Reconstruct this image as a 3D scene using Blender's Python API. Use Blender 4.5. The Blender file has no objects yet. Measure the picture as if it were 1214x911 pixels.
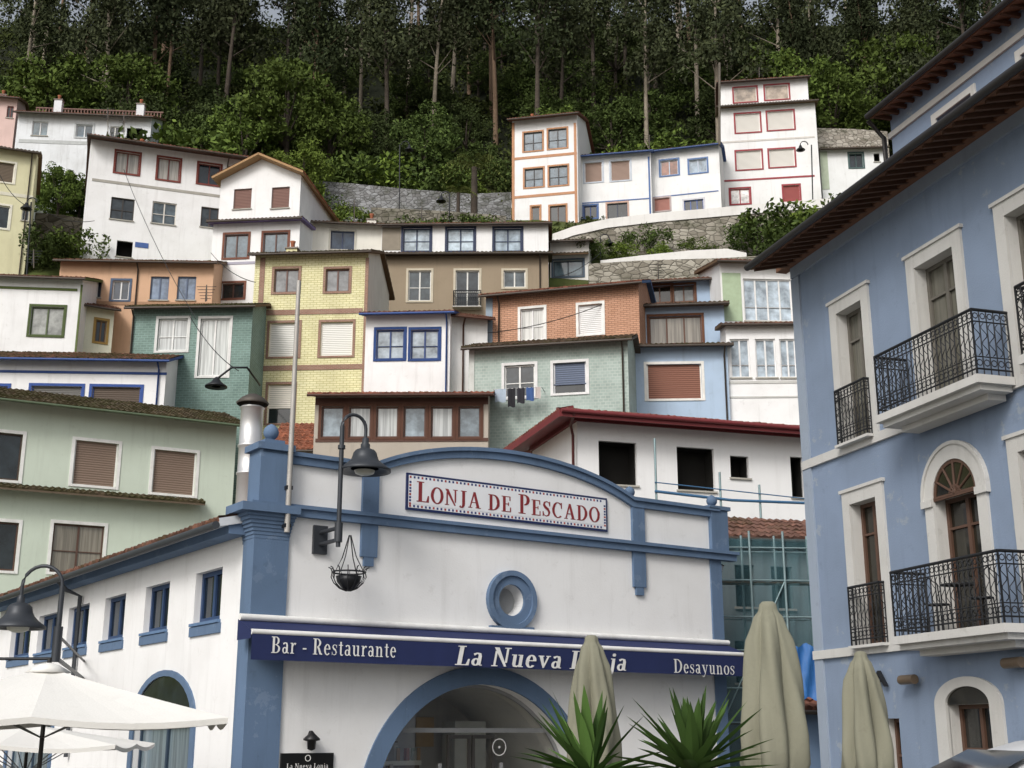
import bpy, math, random
import numpy as np
from mathutils import Vector, Matrix
random.seed(7); RG=np.random.default_rng(5)
F=1500.; PT=math.atan(415/1500); CZ=1.6
cp,sp=math.cos(PT),math.sin(PT)
CAM=Vector((0,0,CZ))
scn=bpy.context.scene
def ray(px,py):
    u=(px-607)/F; v=(455.5-py)/F
    return Vector((u,cp-v*sp,sp+v*cp))
def P(px,py,D):
    r=ray(px,py); return CAM+r*(D/r.y)
TY=[0,38,45,52,57,62,66,70,75,80,85,90,95,105,120,150,172,420]
TZ=[0,0,1.2,4,8,13,18,23,29,33,36.5,39.3,42.5,50,63,89,106,110]
def T(y): return float(np.interp(y,TY,TZ))
# ---------------- materials
def C(h):
    h=h.lstrip('#'); r=[int(h[i:i+2],16)/255 for i in (0,2,4)]
    return tuple((x/12.92 if x<=.04045 else ((x+.055)/1.055)**2.4) for x in r)+(1,)
def ds(c,k=.2,g=1.08):
    l=.3*c[0]+.6*c[1]+.1*c[2]; return tuple(min(.82,(x*(1-k)+l*k)*g) for x in c[:3])+(1,)
MC={}
def base(name,rough=.8,spec=.3):
    m=bpy.data.materials.new(name); m.use_nodes=True
    nt=m.node_tree; b=nt.nodes['Principled BSDF']
    b.inputs['Roughness'].default_value=rough; b.inputs['Specular IOR Level'].default_value=spec
    return m,nt,b
def nd(nt,t,**k):
    n=nt.nodes.new(t)
    for a,v in k.items(): setattr(n,a,v)
    return n
def coords(nt,scale=(1,1,1)):
    tc=nd(nt,'ShaderNodeTexCoord'); oi=nd(nt,'ShaderNodeObjectInfo')
    mu=nd(nt,'ShaderNodeMath',operation='MULTIPLY'); mu.inputs[1].default_value=57.3
    nt.links.new(oi.outputs['Random'],mu.inputs[0])
    ad=nd(nt,'ShaderNodeVectorMath',operation='ADD')
    nt.links.new(tc.outputs['Object'],ad.inputs[0]); nt.links.new(mu.outputs[0],ad.inputs[1])
    mp=nd(nt,'ShaderNodeVectorMath',operation='MULTIPLY'); mp.inputs[1].default_value=scale
    nt.links.new(ad.outputs[0],mp.inputs[0]); return mp.outputs[0]
def noise(nt,vec,scale,det=5,rough=.6):
    n=nd(nt,'ShaderNodeTexNoise'); n.inputs['Scale'].default_value=scale; n.inputs['Detail'].default_value=det
    n.inputs['Roughness'].default_value=rough; nt.links.new(vec,n.inputs['Vector']); return n.outputs['Fac']
def ramp(nt,fac,a,b,va=0,vb=1):
    r=nd(nt,'ShaderNodeMapRange'); r.inputs[1].default_value=a; r.inputs[2].default_value=b
    r.inputs[3].default_value=va; r.inputs[4].default_value=vb; nt.links.new(fac,r.inputs[0]); return r.outputs[0]
def mix(nt,fac,a,b,mode='MIX'):
    m=nd(nt,'ShaderNodeMix',data_type='RGBA',blend_type=mode)
    if isinstance(fac,float): m.inputs[0].default_value=fac
    else: nt.links.new(fac,m.inputs[0])
    for i,x in ((6,a),(7,b)):
        if isinstance(x,tuple): m.inputs[i].default_value=x
        else: nt.links.new(x,m.inputs[i])
    return m.outputs[2]
def bump(nt,b,h,st=.3,dist=.02):
    n=nd(nt,'ShaderNodeBump'); n.inputs['Strength'].default_value=st; n.inputs['Distance'].default_value=dist
    nt.links.new(h,n.inputs['Height']); nt.links.new(n.outputs[0],b.inputs['Normal'])
def dk(c,k,t=(1,.97,.93)): return (c[0]*k*t[0],c[1]*k*t[1],c[2]*k*t[2],1)
def stucco(h,dirt=.36,peel=None,fine=30):
    k=('st',h,dirt,peel)
    if k in MC: return MC[k]
    c=ds(C(h)); m,nt,b=base('painted_render'); 
    v=coords(nt); n1=noise(nt,v,.7,6); n2=noise(nt,coords(nt,(3.2,3.2,.28)),1.,5,.65); n3=noise(nt,v,fine,4)
    f=ramp(nt,n1,.42,.8,0,dirt); g=ramp(nt,n2,.54,.8,0,dirt*.9)
    col=mix(nt,f,c,dk(c,.66)); col=mix(nt,g,col,dk(c,.5))
    n6=noise(nt,v,3.3,8,.7); col=mix(nt,ramp(nt,n6,.6,.68,0,dirt*.7),col,dk(c,.6))
    if peel:
        n4=noise(nt,v,1.5,9,.72); col=mix(nt,ramp(nt,n4,.6,.62,0,.6),col,C(peel))
        n5=noise(nt,v,.35,3); col=mix(nt,ramp(nt,n5,.4,.65,0,.4),col,dk(c,.8,(1,1,.96)))
    nt.links.new(col,b.inputs['Base Color']); b.inputs['Roughness'].default_value=.88
    bump(nt,b,n3,.35,.012); MC[k]=m; return m
def flat(h,rough=.6,metal=0,var=.25,nm='paint'):
    k=('fl',h,rough,metal,var)
    if k in MC: return MC[k]
    c=ds(C(h),.1,1.); m,nt,b=base(nm,rough,.4); v=coords(nt)
    col=mix(nt,ramp(nt,noise(nt,v,2.5,6),.35,.75,0,var*2),c,dk(c,.6))
    nt.links.new(col,b.inputs['Base Color']); b.inputs['Metallic'].default_value=metal
    bump(nt,b,noise(nt,v,25),.15,.006); MC[k]=m; return m
def tile(h,moss=.3):
    k=('ti',h,moss)
    if k in MC: return MC[k]
    c=ds(C(h),.15,1.); m,nt,b=base('clay_tile',.9,.2); v=coords(nt)
    vo=nd(nt,'ShaderNodeTexVoronoi'); vo.inputs['Scale'].default_value=3.6; nt.links.new(v,vo.inputs['Vector'])
    se=nd(nt,'ShaderNodeSeparateColor'); nt.links.new(vo.outputs['Color'],se.inputs[0])
    col=mix(nt,ramp(nt,se.outputs[0],0,1,0,.8),c,dk(c,.45)); col=mix(nt,ramp(nt,se.outputs[1],.6,1,0,.5),col,dk(c,1.5,(1,.9,.8)))
    col=mix(nt,ramp(nt,noise(nt,v,1.1,7),.62-moss*.5,.75-moss*.3,0,.85),col,C('#3c3a20'))
    col=mix(nt,ramp(nt,noise(nt,v,5,5),.55,.7,0,.5),col,C('#2a2622'))
    nt.links.new(col,b.inputs['Base Color']); bump(nt,b,noise(nt,v,12),.5,.02); MC[k]=m; return m
def bricks(h,h2,mort,w=.3,hh=.12,ms=.015,st=.4):
    k=('br',h,h2,mort,w,hh)
    if k in MC: return MC[k]
    m,nt,b=base('facing_brick',.7,.3); tc=nd(nt,'ShaderNodeTexCoord')
    s=nd(nt,'ShaderNodeSeparateXYZ'); nt.links.new(tc.outputs['Object'],s.inputs[0])
    ad=nd(nt,'ShaderNodeMath',operation='ADD'); nt.links.new(s.outputs[0],ad.inputs[0]); nt.links.new(s.outputs[1],ad.inputs[1])
    cb=nd(nt,'ShaderNodeCombineXYZ'); nt.links.new(ad.outputs[0],cb.inputs[0]); nt.links.new(s.outputs[2],cb.inputs[1])
    t=nd(nt,'ShaderNodeTexBrick'); t.inputs['Scale'].default_value=1; t.inputs['Brick Width'].default_value=w; t.inputs['Row Height'].default_value=hh
    t.inputs['Mortar Size'].default_value=ms; t.inputs['Color1'].default_value=ds(C(h)); t.inputs['Color2'].default_value=ds(C(h2)); t.inputs['Mortar'].default_value=C(mort)
    nt.links.new(cb.outputs[0],t.inputs['Vector'])
    v=coords(nt); col=mix(nt,ramp(nt,noise(nt,v,1.,6),.4,.8,0,.55),t.outputs['Color'],dk(C(h),.5))
    nt.links.new(col,b.inputs['Base Color']); bump(nt,b,t.outputs['Fac'],-st,.01); MC[k]=m; return m
def stone(h='#8a8478',sc=2.2):
    k=('so',h,sc)
    if k in MC: return MC[k]
    c=C(h); m,nt,b=base('rubble_stone',.95,.2); v=coords(nt,(1,1,1.7))
    vo=nd(nt,'ShaderNodeTexVoronoi'); vo.inputs['Scale'].default_value=sc; nt.links.new(v,vo.inputs['Vector'])
    ve=nd(nt,'ShaderNodeTexVoronoi',feature='DISTANCE_TO_EDGE'); ve.inputs['Scale'].default_value=sc; nt.links.new(v,ve.inputs['Vector'])
    se=nd(nt,'ShaderNodeSeparateColor'); nt.links.new(vo.outputs['Color'],se.inputs[0])
    col=mix(nt,se.outputs[0],dk(c,.6),dk(c,1.2,(1,1,1))); col=mix(nt,ramp(nt,ve.outputs[0],0,.06),dk(c,.3),col)
    col=mix(nt,ramp(nt,noise(nt,v,.8,6),.5,.68,0,.6),col,C('#34381f'))
    nt.links.new(col,b.inputs['Base Color']); bump(nt,b,ramp(nt,ve.outputs[0],0,.12),.8,.05); MC[k]=m; return m
def glass(h='#1c2226',rough=.06,curt=None):
    k=('gl',h,curt)
    if k in MC: return MC[k]
    m,nt,b=base('window_glass',rough,.6); c=C(h); v=coords(nt)
    col=mix(nt,ramp(nt,noise(nt,v,1.6,3),.35,.7),dk(c,.6,(1,1,1)),dk(c,1.6,(1,1,1)))
    if curt: col=mix(nt,ramp(nt,noise(nt,coords(nt,(9,9,.3)),1.,2),.4,.6),C(curt),dk(C(curt),.6,(1,1,1)))
    nt.links.new(col,b.inputs['Base Color']); bump(nt,b,noise(nt,v,1.2,1),.05,.05); MC[k]=m; return m
def blind(h):
    k=('bl',h)
    if k in MC: return MC[k]
    m,nt,b=base('roller_blind',.6,.3); c=ds(C(h)); tc=nd(nt,'ShaderNodeTexCoord')
    w=nd(nt,'ShaderNodeTexWave',bands_direction='Z'); w.inputs['Scale'].default_value=3.2; nt.links.new(tc.outputs['Object'],w.inputs['Vector'])
    col=mix(nt,ramp(nt,w.outputs['Fac'],0,.5),dk(c,.5),c); nt.links.new(col,b.inputs['Base Color']); bump(nt,b,w.outputs['Fac'],.5,.02); MC[k]=m; return m
def leafmat(h,k=1.,nm='foliage'):
    key=('lf',h,k)
    if key in MC: return MC[key]
    m,nt,b=base(nm,.8,.1); c=C(h); c=(c[0]*k,c[1]*k,c[2]*k,1); g=nd(nt,'ShaderNodeNewGeometry'); oi=nd(nt,'ShaderNodeObjectInfo')
    col=mix(nt,ramp(nt,g.outputs['Random Per Island'],0,1),dk(c,.55,(1,1,1)),dk(c,1.3,(1.1,1,.85)))
    col=mix(nt,ramp(nt,oi.outputs['Random'],0,1,0,.7),col,dk(c,.55,(1.1,.95,.9)))
    nt.links.new(col,b.inputs['Base Color']); MC[key]=m; return m
def bark(h):
    return flat(h,.95,0,.45,'bark')
# ---------------- mesh builder
OFF={}
mpF=lambda a,z,d:(a,d,z)
mpS=lambda a,z,d:(d,a,z)
class MB:
    def __init__(s): s.v=[];s.f=[];s.m=[];s.mats=[];s.sm=[]
    def mi(s,mat):
        if mat not in s.mats: s.mats.append(mat)
        return s.mats.index(mat)
    def poly(s,pts,mat,sm=False):
        n=len(s.v); s.v+= [tuple(p) for p in pts]; s.f.append(tuple(range(n,n+len(pts)))); s.m.append(s.mi(mat)); s.sm.append(sm)
    def grid(s,rows,mat,sm=False,close=False):
        n=len(s.v); w=len(rows[0])
        for r in rows: s.v+=[tuple(p) for p in r]
        k=s.mi(mat)
        for i in range(len(rows)-1):
            for j in range(w if close else w-1):
                a=n+i*w+j; b=n+i*w+(j+1)%w
                s.f.append((a,b,b+w,a+w)); s.m.append(k); s.sm.append(sm)
    def box(s,mp,a0,a1,z0,z1,d0,d1,mat):
        n=len(s.v); s.v+=[mp(a,z,d) for a in (a0,a1) for z in (z0,z1) for d in (d0,d1)]
        k=s.mi(mat)
        for f in ((0,1,3,2),(4,6,7,5),(0,4,5,1),(2,3,7,6),(0,2,6,4),(1,5,7,3)):
            s.f.append(tuple(n+i for i in f)); s.m.append(k); s.sm.append(False)
    def tube(s,pts,r,mat,n=8,r2=None,sm=True):
        pts=[Vector(p) for p in pts]; rows=[]
        L=len(pts)
        for i,p in enumerate(pts):
            d=(pts[min(i+1,L-1)]-pts[max(i-1,0)]).normalized()
            a=d.cross(Vector((0,0,1)) if abs(d.z)<.9 else Vector((1,0,0))).normalized(); b=d.cross(a)
            rr=r if r2 is None else r+(r2-r)*i/(L-1)
            rows.append([p+a*rr*math.cos(t)+b*rr*math.sin(t) for t in [2*math.pi*k/n for k in range(n)]])
        s.grid(rows,mat,sm,True); s.poly(rows[0],mat); s.poly(rows[-1],mat)
    def lathe(s,prof,c,mat,n=24,mod=None):
        c=Vector(c)
        rows=[[c+Vector((r*math.cos(t)*(1 if not mod else mod(t,z)),r*math.sin(t)*(1 if not mod else mod(t,z)),z)) for t in [2*math.pi*k/n for k in range(n)]] for r,z in prof]
        s.grid(rows,mat,True,True)
    def obj(s,name,parent=None,center=True,coll=None):
        if not s.v: return None
        V=np.array(s.v,dtype=float)
        if center:
            c=(V.min(0)+V.max(0))/2; c[2]=V[:,2].min()
        else: c=np.zeros(3)
        V=V-c
        me=bpy.data.meshes.new(name); me.from_pydata(V.tolist(),[],s.f)
        for m in s.mats: me.materials.append(m)
        me.polygons.foreach_set('material_index',s.m); me.polygons.foreach_set('use_smooth',s.sm); me.update()
        o=bpy.data.objects.new(name,me); scn.collection.objects.link(o)
        c=Vector(c); OFF[o.name]=c
        if parent: o.parent=parent; o.location=c-OFF[parent.name]
        else: o.location=c
        return o
def empty(name,loc,yaw=0,off=(0,0,0),**kw):
    e=bpy.data.objects.new(name,None); e.location=loc; e.rotation_euler=(0,0,yaw); e.empty_display_size=.3
    scn.collection.objects.link(e); OFF[e.name]=Vector(off)
    for k,v in kw.items(): e[k]=v
    return e
def tag(o,label,cat,group=None):
    o['label']=label; o['category']=cat
    if group: o['group']=group
    return o
class Fr:
    def __init__(s,px,py,D,yaw,zb=None):
        p=P(px,py,D); s.O=Vector((p.x,p.y,0)); s.yaw=yaw; s.zb=(T(D)-1.5) if zb is None else zb
        s.u=Vector((math.cos(yaw),math.sin(yaw),0)); s.n=Vector((-math.sin(yaw),math.cos(yaw),0))
    def L(s,px,py,off=0):
        r=ray(px,py); t=(off+(s.O-CAM).dot(s.n))/r.dot(s.n); p=CAM+r*t
        return (p-s.O).dot(s.u),p.z-s.zb
    def S(s,px,py,off=0):
        r=ray(px,py); t=(off+(s.O-CAM).dot(s.u))/r.dot(s.u); p=CAM+r*t
        return (p-s.O).dot(s.n),p.z-s.zb
    def W(s,l): return Vector((s.O.x,s.O.y,s.zb))+s.u*l[0]+s.n*l[1]+Vector((0,0,l[2]))
    def rect(s,x0,y0,x1,y1,off=0):
        ym=(y0+y1)/2; xm=(x0+x1)/2
        return s.L(x0,ym,off)[0],s.L(x1,ym,off)[0],s.L(xm,y1,off)[1],s.L(xm,y0,off)[1]
    def root(s,name,base=(0,0,0)):
        return empty(name,s.W(base),s.yaw,base)
def wallholes(mb,mp,a0,a1,z0,z1,holes,mat,rev=.15,rmat=None):
    xs=sorted({a0,a1}|{h[0] for h in holes}|{h[1] for h in holes}); xs=[x for x in xs if a0<=x<=a1]
    zs=sorted({z0,z1}|{h[2] for h in holes}|{h[3] for h in holes}); zs=[z for z in zs if z0<=z<=z1]
    for i in range(len(xs)-1):
        for j in range(len(zs)-1):
            cx=(xs[i]+xs[i+1])/2; cz=(zs[j]+zs[j+1])/2
            if any(h[0]<cx<h[1] and h[2]<cz<h[3] for h in holes): continue
            mb.poly([mp(xs[i],zs[j],0),mp(xs[i+1],zs[j],0),mp(xs[i+1],zs[j+1],0),mp(xs[i],zs[j+1],0)],mat)
    for h in holes:
        q=[(h[0],h[2]),(h[1],h[2]),(h[1],h[3]),(h[0],h[3])]
        for k in range(4):
            a=q[k]; b=q[(k+1)%4]; mb.poly([mp(*a,0),mp(*b,0),mp(*b,rev+.05),mp(*a,rev+.05)],rmat or mat)
def slab(mb,A,e,w,mat,under,th=.1,tw=.24,row=.42,amp=.05):
    A=Vector(A);e=Vector(e);w=Vector(w);n=e.cross(w).normalized()
    if n.z<0: n=-n
    le=e.length; lw=w.length; nt=max(2,round(le/tw)); nr=max(1,round(lw/row)); cols=nt*4+1
    prof=[amp*(.5+.5*math.cos(2*math.pi*i/4)) for i in range(cols)]
    rows=[]
    for j in range(nr):
        for t,l in ((j/nr,.035),((j+1)/nr,0)):
            jit=[random.uniform(-.018,.018) for _ in range(nt+1)]
            rows.append([A+e*(i/(cols-1))+w*(t+(jit[i//4]*2/lw if j==0 and l else 0))+n*(prof[i]+l+jit[i//4]) for i in range(cols)])
    mb.grid(rows,mat)
    lo=[A+e*(i/(cols-1))-n*th*.3 for i in range(cols)]; mb.grid([lo,rows[0]],mat)
    q=[A-n*th*.3,A+e-n*th*.3,A+e-n*th,A-n*th]; mb.poly(q,under)
    b=[A-n*th,A+e-n*th,A+e+w-n*th,A+w-n*th]; mb.poly(b,under)
    mb.poly([A+n*.03,A+w+n*.03,A+w-n*th,A-n*th],under); mb.poly([A+e+n*.03,A+e+w+n*.03,A+e+w-n*th,A+e-n*th],under)
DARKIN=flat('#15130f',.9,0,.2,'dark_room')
def window(par,mp,a0,a1,z0,z1,typ='g',fc='#e0e0da',sc=None,gc=None,rev=.14,sw=.13,sill='#b0aca2',nm='window',fw=.065):
    mb=MB(); fm=flat(fc,.55); H=z1-z0; W=a1-a0
    def bar(x0,x1,y0,y1): mb.box(mp,x0,x1,y0,y1,rev-.05,rev-.004,fm)
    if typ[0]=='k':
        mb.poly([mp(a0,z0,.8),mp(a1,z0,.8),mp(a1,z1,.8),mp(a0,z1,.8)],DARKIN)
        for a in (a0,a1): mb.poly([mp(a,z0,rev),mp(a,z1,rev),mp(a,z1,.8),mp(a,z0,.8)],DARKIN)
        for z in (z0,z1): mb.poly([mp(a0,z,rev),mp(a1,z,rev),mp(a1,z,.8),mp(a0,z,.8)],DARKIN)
    elif typ[0]=='b':
        zz=z0+(H*float('.'+typ[1:]) if len(typ)>1 else 0)
        bm=blind(gc or '#a89a84')
        mb.poly([mp(a0,zz,rev-.03),mp(a1,zz,rev-.03),mp(a1,z1,rev-.03),mp(a0,z1,rev-.03)],bm)
        if zz>z0: mb.poly([mp(a0,z0,rev),mp(a1,z0,rev),mp(a1,zz,rev),mp(a0,zz,rev)],glass()); mb.box(mp,a0,a1,zz-.03,zz+.03,rev-.06,rev-.02,bm)
        bar(a0,a0+fw,z0,z1); bar(a1-fw,a1,z0,z1)
    else:
        gm=glass(gc or '#20272b') if not (gc and gc.startswith('c')) else glass('#8a8a86',.1,gc[1:])
        mb.poly([mp(a0,z0,rev),mp(a1,z0,rev),mp(a1,z1,rev),mp(a0,z1,rev)],gm)
        bar(a0,a0+fw,z0,z1); bar(a1-fw,a1,z0,z1); bar(a0+fw,a1-fw,z0,z0+fw*1.2); bar(a0+fw,a1-fw,z1-fw,z1)
        n=int(typ[1]) if len(typ)>1 else 2
        for i in range(1,n): x=a0+W*i/n; bar(x-fw*.6,x+fw*.6,z0+fw*1.2,z1-fw)
        if len(typ)>2:
            for q in typ[2:]:
                z=z0+H*int(q)/9
                for i in range(n):
                    l=a0+W*i/n+fw*.7; r=a0+W*(i+1)/n-fw*.7; mb.box(mp,l,r,z-fw*.3,z+fw*.3,rev-.045,rev-.006,fm)
    o=mb.obj(nm,par)
    if sc:
        sm=sc if not isinstance(sc,str) else flat(sc,.8); f=MB(); 
        f.box(mp,a0-sw,a0-.001,z0-sw*.8,z1+sw,-.035,.02,sm); f.box(mp,a1+.001,a1+sw,z0-sw*.8,z1+sw,-.035,.02,sm)
        f.box(mp,a0,a1,z1+.001,z1+sw,-.033,.02,sm); f.box(mp,a0,a1,z0-sw*.8,z0-.001,-.05,.02,sm); f.obj('frame',o)
    elif sill:
        f=MB(); f.box(mp,a0-.06,a1+.06,z0-.06,z0+.004,-.08,.06,flat(sill,.85)); f.obj('sill',o)
    return o
RM1='#7a5242'; RM2='#5e4c40'; RM3='#8a5442'
def roofx(mb,W,dep,zt,pitch,ov,rm,um,so=.25,full=False):
    t=math.tan(math.radians(pitch)); h=dep if full else dep/2
    slab(mb,(-so,-ov,zt-ov*t+.1),(W+2*so,0,0),(0,h+ov,(h+ov)*t),rm,um)
    if not full: slab(mb,(W+so,dep+ov,zt-ov*t+.1),(-W-2*so,0,0),(0,-(h+ov),(h+ov)*t),rm,um)
    return zt+h*t
GH='houses stacked on the hillside'
def house(label,x0,yl,x1,yr,D,wall,wins=(),roof='x',rm=None,dep=6,pitch=20,ov=.5,under='#6a5238',trims=(),can=(),chims=(),pipes=(),yaw=None,gut='#4a4038',sidewall=None,cat='house',base_y=None):
    if yaw is None:
        m=(yr-yl)/(x1-x0)
        if abs(m)<1e-4: yaw=0
        else:
            vp=(x0+x1)/2+(870-(yl+yr)/2)/m-607; yaw=math.atan(1556/vp)
        yaw=max(-.5,min(.5,yaw))
    else: yaw=math.radians(yaw)
    f=Fr(x0,yl,D,yaw); e=f.root('house' if cat=='house' else 'building'); tag(e,label,cat,GH if cat=='house' else None)
    wm=stucco(wall) if isinstance(wall,str) else wall
    sw=wm if sidewall is None else stucco(sidewall)
    W=f.L(x1,yr)[0]; zt=(f.L(x0,yl)[1]+f.L(x1,yr)[1])/2
    rects=[]
    for w in wins:
        r=list(f.rect(*w[:4])); r[0]=max(r[0],.08); r[1]=min(r[1],W-.08); r[3]=min(r[3],zt-.05); rects.append(r)
    mb=MB(); wallholes(mb,mpF,0,W,0,zt,rects,wm)
    for a in (0,W): mb.poly([(a,0,0),(a,dep,0),(a,dep,zt),(a,0,zt)],sw)
    mb.poly([(0,dep,0),(W,dep,0),(W,dep,zt),(0,dep,zt)],sw)
    rb=MB(); um=flat(under,.8); rmat=rm or tile(RM2,.45); t=math.tan(math.radians(pitch)); zr=zt
    if roof=='x':
        zr=roofx(rb,W,dep,zt,pitch,ov,rmat,um)
        for a in (0,W): mb.poly([(a,0,zt),(a,dep,zt),(a,dep/2,zr)],sw)
    elif roof=='m':
        zr=roofx(rb,W,dep,zt,pitch,ov,rmat,um,full=True)
        for a in (0,W): mb.poly([(a,0,zt),(a,dep,zt),(a,dep,zr)],sw)
        mb.poly([(0,dep,zt),(W,dep,zt),(W,dep,zr),(0,dep,zr)],sw)
    elif roof=='y':
        h=W/2; zr=zt+h*t; so=.35
        for y in (0,dep): mb.poly([(0,y,zt),(W,y,zt),(W/2,y,zr)],wm)
        slab(rb,(-so,dep+.3,zt-so*t+.1),(0,-dep-.3-ov,0),(h+so,0,(h+so)*t),rmat,um)
        slab(rb,(W+so,-ov,zt-so*t+.1),(0,dep+.3+ov,0),(-h-so,0,(h+so)*t),rmat,um)
    mb.obj('wall',e)
    ro=rb.obj('roof',e)
    if roof in 'xm' and gut:
        g=MB(); zz=zt-ov*t+.02; g.tube([(-.25,-ov-.07,zz),(W+.25,-ov-.07,zz)],.06,flat(gut,.5),6); g.obj('gutter',ro)
    for (cx,ch) in chims:
        s=f.L(cx,yl)[0]; c=MB(); zz=zt; c.box(mpF,s-.3,s+.3,zz,zr+ch,dep*.4,dep*.4+.5,wm); c.box(mpF,s-.36,s+.36,zr+ch,zr+ch+.08,dep*.4-.06,dep*.4+.56,flat('#8a8078',.9))
        c.lathe([(.001,.45),(.16,.42),(.12,.3),(.1,0)],(s,dep*.4+.25,zr+ch+.08),flat('#9a5a3a',.9),10); c.obj('chimney',ro)
    for w,r in zip(wins,rects):
        a=list(w[4:])+[None]*4
        if r[1]-r[0]<.15: continue
        window(e,mpF,*r,a[0] or 'g',a[1] or '#e0e0da',a[2],a[3])
    nq=0
    for tr in trims:
        r=f.rect(*tr[:4]); q=MB(); q.box(mpF,max(r[0],-.03),min(r[1],W+.03),r[2],r[3],-.03-.003*nq,.02,flat(tr[4],.7) if isinstance(tr[4],str) else tr[4]); q.obj('trim',e); nq+=1
    for cn in can:
        a,za=f.L(cn[0],cn[2]); b,zb2=f.L(cn[1],cn[3]); zc=(za+zb2)/2; q=MB(); o2=cn[4] if len(cn)>4 else .6
        slab(q,(a,-o2,zc-.05),(b-a,0,0),(0,o2-.003,o2*.35),rmat,um); q.obj('roof',e)
    for p in pipes:
        s=f.L(p,yl)[0]; q=MB(); q.tube([(s,-ov,zt-.1),(s,-.08,zt-.45),(s,-.08,.5)],.045,flat(gut or '#4a4038',.5),6); q.obj('drainpipe',e)
    return f,e,W,zt
# ---------------- world, camera
AZ,ELV=206,38
w=bpy.data.worlds.new('World'); scn.world=w; w.use_nodes=True; nt=w.node_tree
sky=nd(nt,'ShaderNodeTexSky',sky_type='NISHITA'); sky.sun_disc=False; sky.sun_elevation=math.radians(ELV); sky.sun_rotation=math.radians(AZ); sky.dust_density=4; sky.air_density=1.2
hs=nd(nt,'ShaderNodeHueSaturation'); hs.inputs['Saturation'].default_value=.35
nt.links.new(sky.outputs[0],hs.inputs['Color']); nt.links.new(hs.outputs[0],nt.nodes['Background'].inputs[0]); nt.nodes['Background'].inputs[1].default_value=.15
sl=bpy.data.lights.new('sun','SUN'); sl.energy=1.5; sl.angle=math.radians(18); sl.color=(1,.97,.93)
so=bpy.data.objects.new('sun',sl); scn.collection.objects.link(so)
az=math.radians(AZ); el=math.radians(ELV); dv=Vector((math.sin(az)*math.cos(el),math.cos(az)*math.cos(el),math.sin(el)))
so.rotation_euler=dv.to_track_quat('Z','Y').to_euler(); so.location=(0,-20,60)
cam=bpy.data.cameras.new('camera'); cam.lens=36*F/1214; cam.sensor_width=36; cam.clip_end=2000; cam.clip_start=.1
co=bpy.data.objects.new('camera',cam); scn.collection.objects.link(co); co.location=CAM; co.rotation_euler=(math.pi/2+PT,0,0); scn.camera=co
scn.view_settings.view_transform='Standard'; scn.view_settings.look='None'; scn.view_settings.exposure=0
# ---------------- ground
def ground():
    m,nt,b=base('ground_surface',.95,.2); tc=nd(nt,'ShaderNodeTexCoord'); s=nd(nt,'ShaderNodeSeparateXYZ'); nt.links.new(tc.outputs['Object'],s.inputs[0])
    v=tc.outputs['Object']; n=noise(nt,v,.5,8)
    g=mix(nt,ramp(nt,n,.35,.65),C('#3a4422'),C('#5c6636')); g=mix(nt,ramp(nt,noise(nt,v,.15,6),.5,.7,0,.6),g,C('#574a38'))
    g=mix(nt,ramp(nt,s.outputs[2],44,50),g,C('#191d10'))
    c=mix(nt,n,C('#6c6a66'),C('#8a8780')); col=mix(nt,ramp(nt,s.outputs[2],.5,2.5),c,g)
    nt.links.new(col,b.inputs['Base Color']); bump(nt,b,noise(nt,v,3,6),.6,.15)
    ys=[-600,-100,-20,0,20]+list(np.arange(36,180,2.))+[220,420,1500]; xs=[-1500,-400,-200]+list(np.arange(-110,111,4.))+[200,400,1500]
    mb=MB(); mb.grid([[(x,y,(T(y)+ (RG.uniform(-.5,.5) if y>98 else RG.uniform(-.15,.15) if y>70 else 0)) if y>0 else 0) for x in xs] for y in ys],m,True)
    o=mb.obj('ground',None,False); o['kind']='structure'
ground()
# ---------------- houses
WH='#ebeae6'
house('pale pink house with tiled roof beside the white terrace house',-45,112,21,118,94,'#d6b4ab',[(8,126,16,140,'g','#7a4038')],rm=tile(RM3,.1),dep=6,chims=[(-5,.4)])
f,e,W,zt=house('weathered white hillside house with long tiled terrace and railings',22,134,180,140,90,stucco('#d8dce0',.6),[(38,144,57,161,'g','#e0e0e0',None,'#5c6c74'),(90,148,110,163,'g2','#dfe3e5','#c0c4c6','#40525e'),(130,150,142,164,'g'),(150,152,168,165,'k')],roof='m',rm=tile('#8a5a48',.1),dep=4,pitch=24,ov=.6,chims=[(60,.3),(160,.2)],trims=[(22,168,180,172,'#b8bcbc')])
rl=MB(); im=flat('#7a5a50',.7)
for i in range(40): rl.box(mpF,W*i/40,W*i/40+.09,zt+1.7,zt+2.5,4,4.09,im)
rl.box(mpF,0,W,zt+2.5,zt+2.6,3.97,4.12,im); rl.obj('railing',e)
house('pale yellow house with green window trim and tiled eave',-60,168,44,183,74,'#cfca9e',[(-20,192,17,215,'b','#e8e4d8','#e4e0d0','#6a5a48'),(-20,243,11,270,'g2','#d8d8d0','#e4e0d0'),(26,243,36,262,'g')],trims=[(-60,226,44,230,'#d8d4c0')],rm=tile(RM2,.3),pipes=[40],dep=6)
house('large white house with red-brown windows and broad brown eaves',108,165,300,192,76,WH,[(137,181,165,206,'g2','#6e2c26','#7c3a30','c#a8a49c'),(187,188,213,214,'g2','#6e2c26','#7c3a30','c#a8a49c'),(235,195,261,219,'g2','#6e2c26','#7c3a30'),(131,235,159,261,'g24','#3a3430',None,'#30363a'),(180,240,209,266,'g24','#d8d4cc',None,'#4a545a'),(238,246,259,270,'g2','#4a3a34',None,'#30363a'),(138,286,157,305,'k')],trims=[(108,224,300,227,'#a8a49a'),(160,288,176,294,'#4060a0')],under='#4e3226',ov=1.0,rm=tile(RM3,.2),pitch=14,dep=8,chims=[(170,.6)],pipes=[272])
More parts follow.
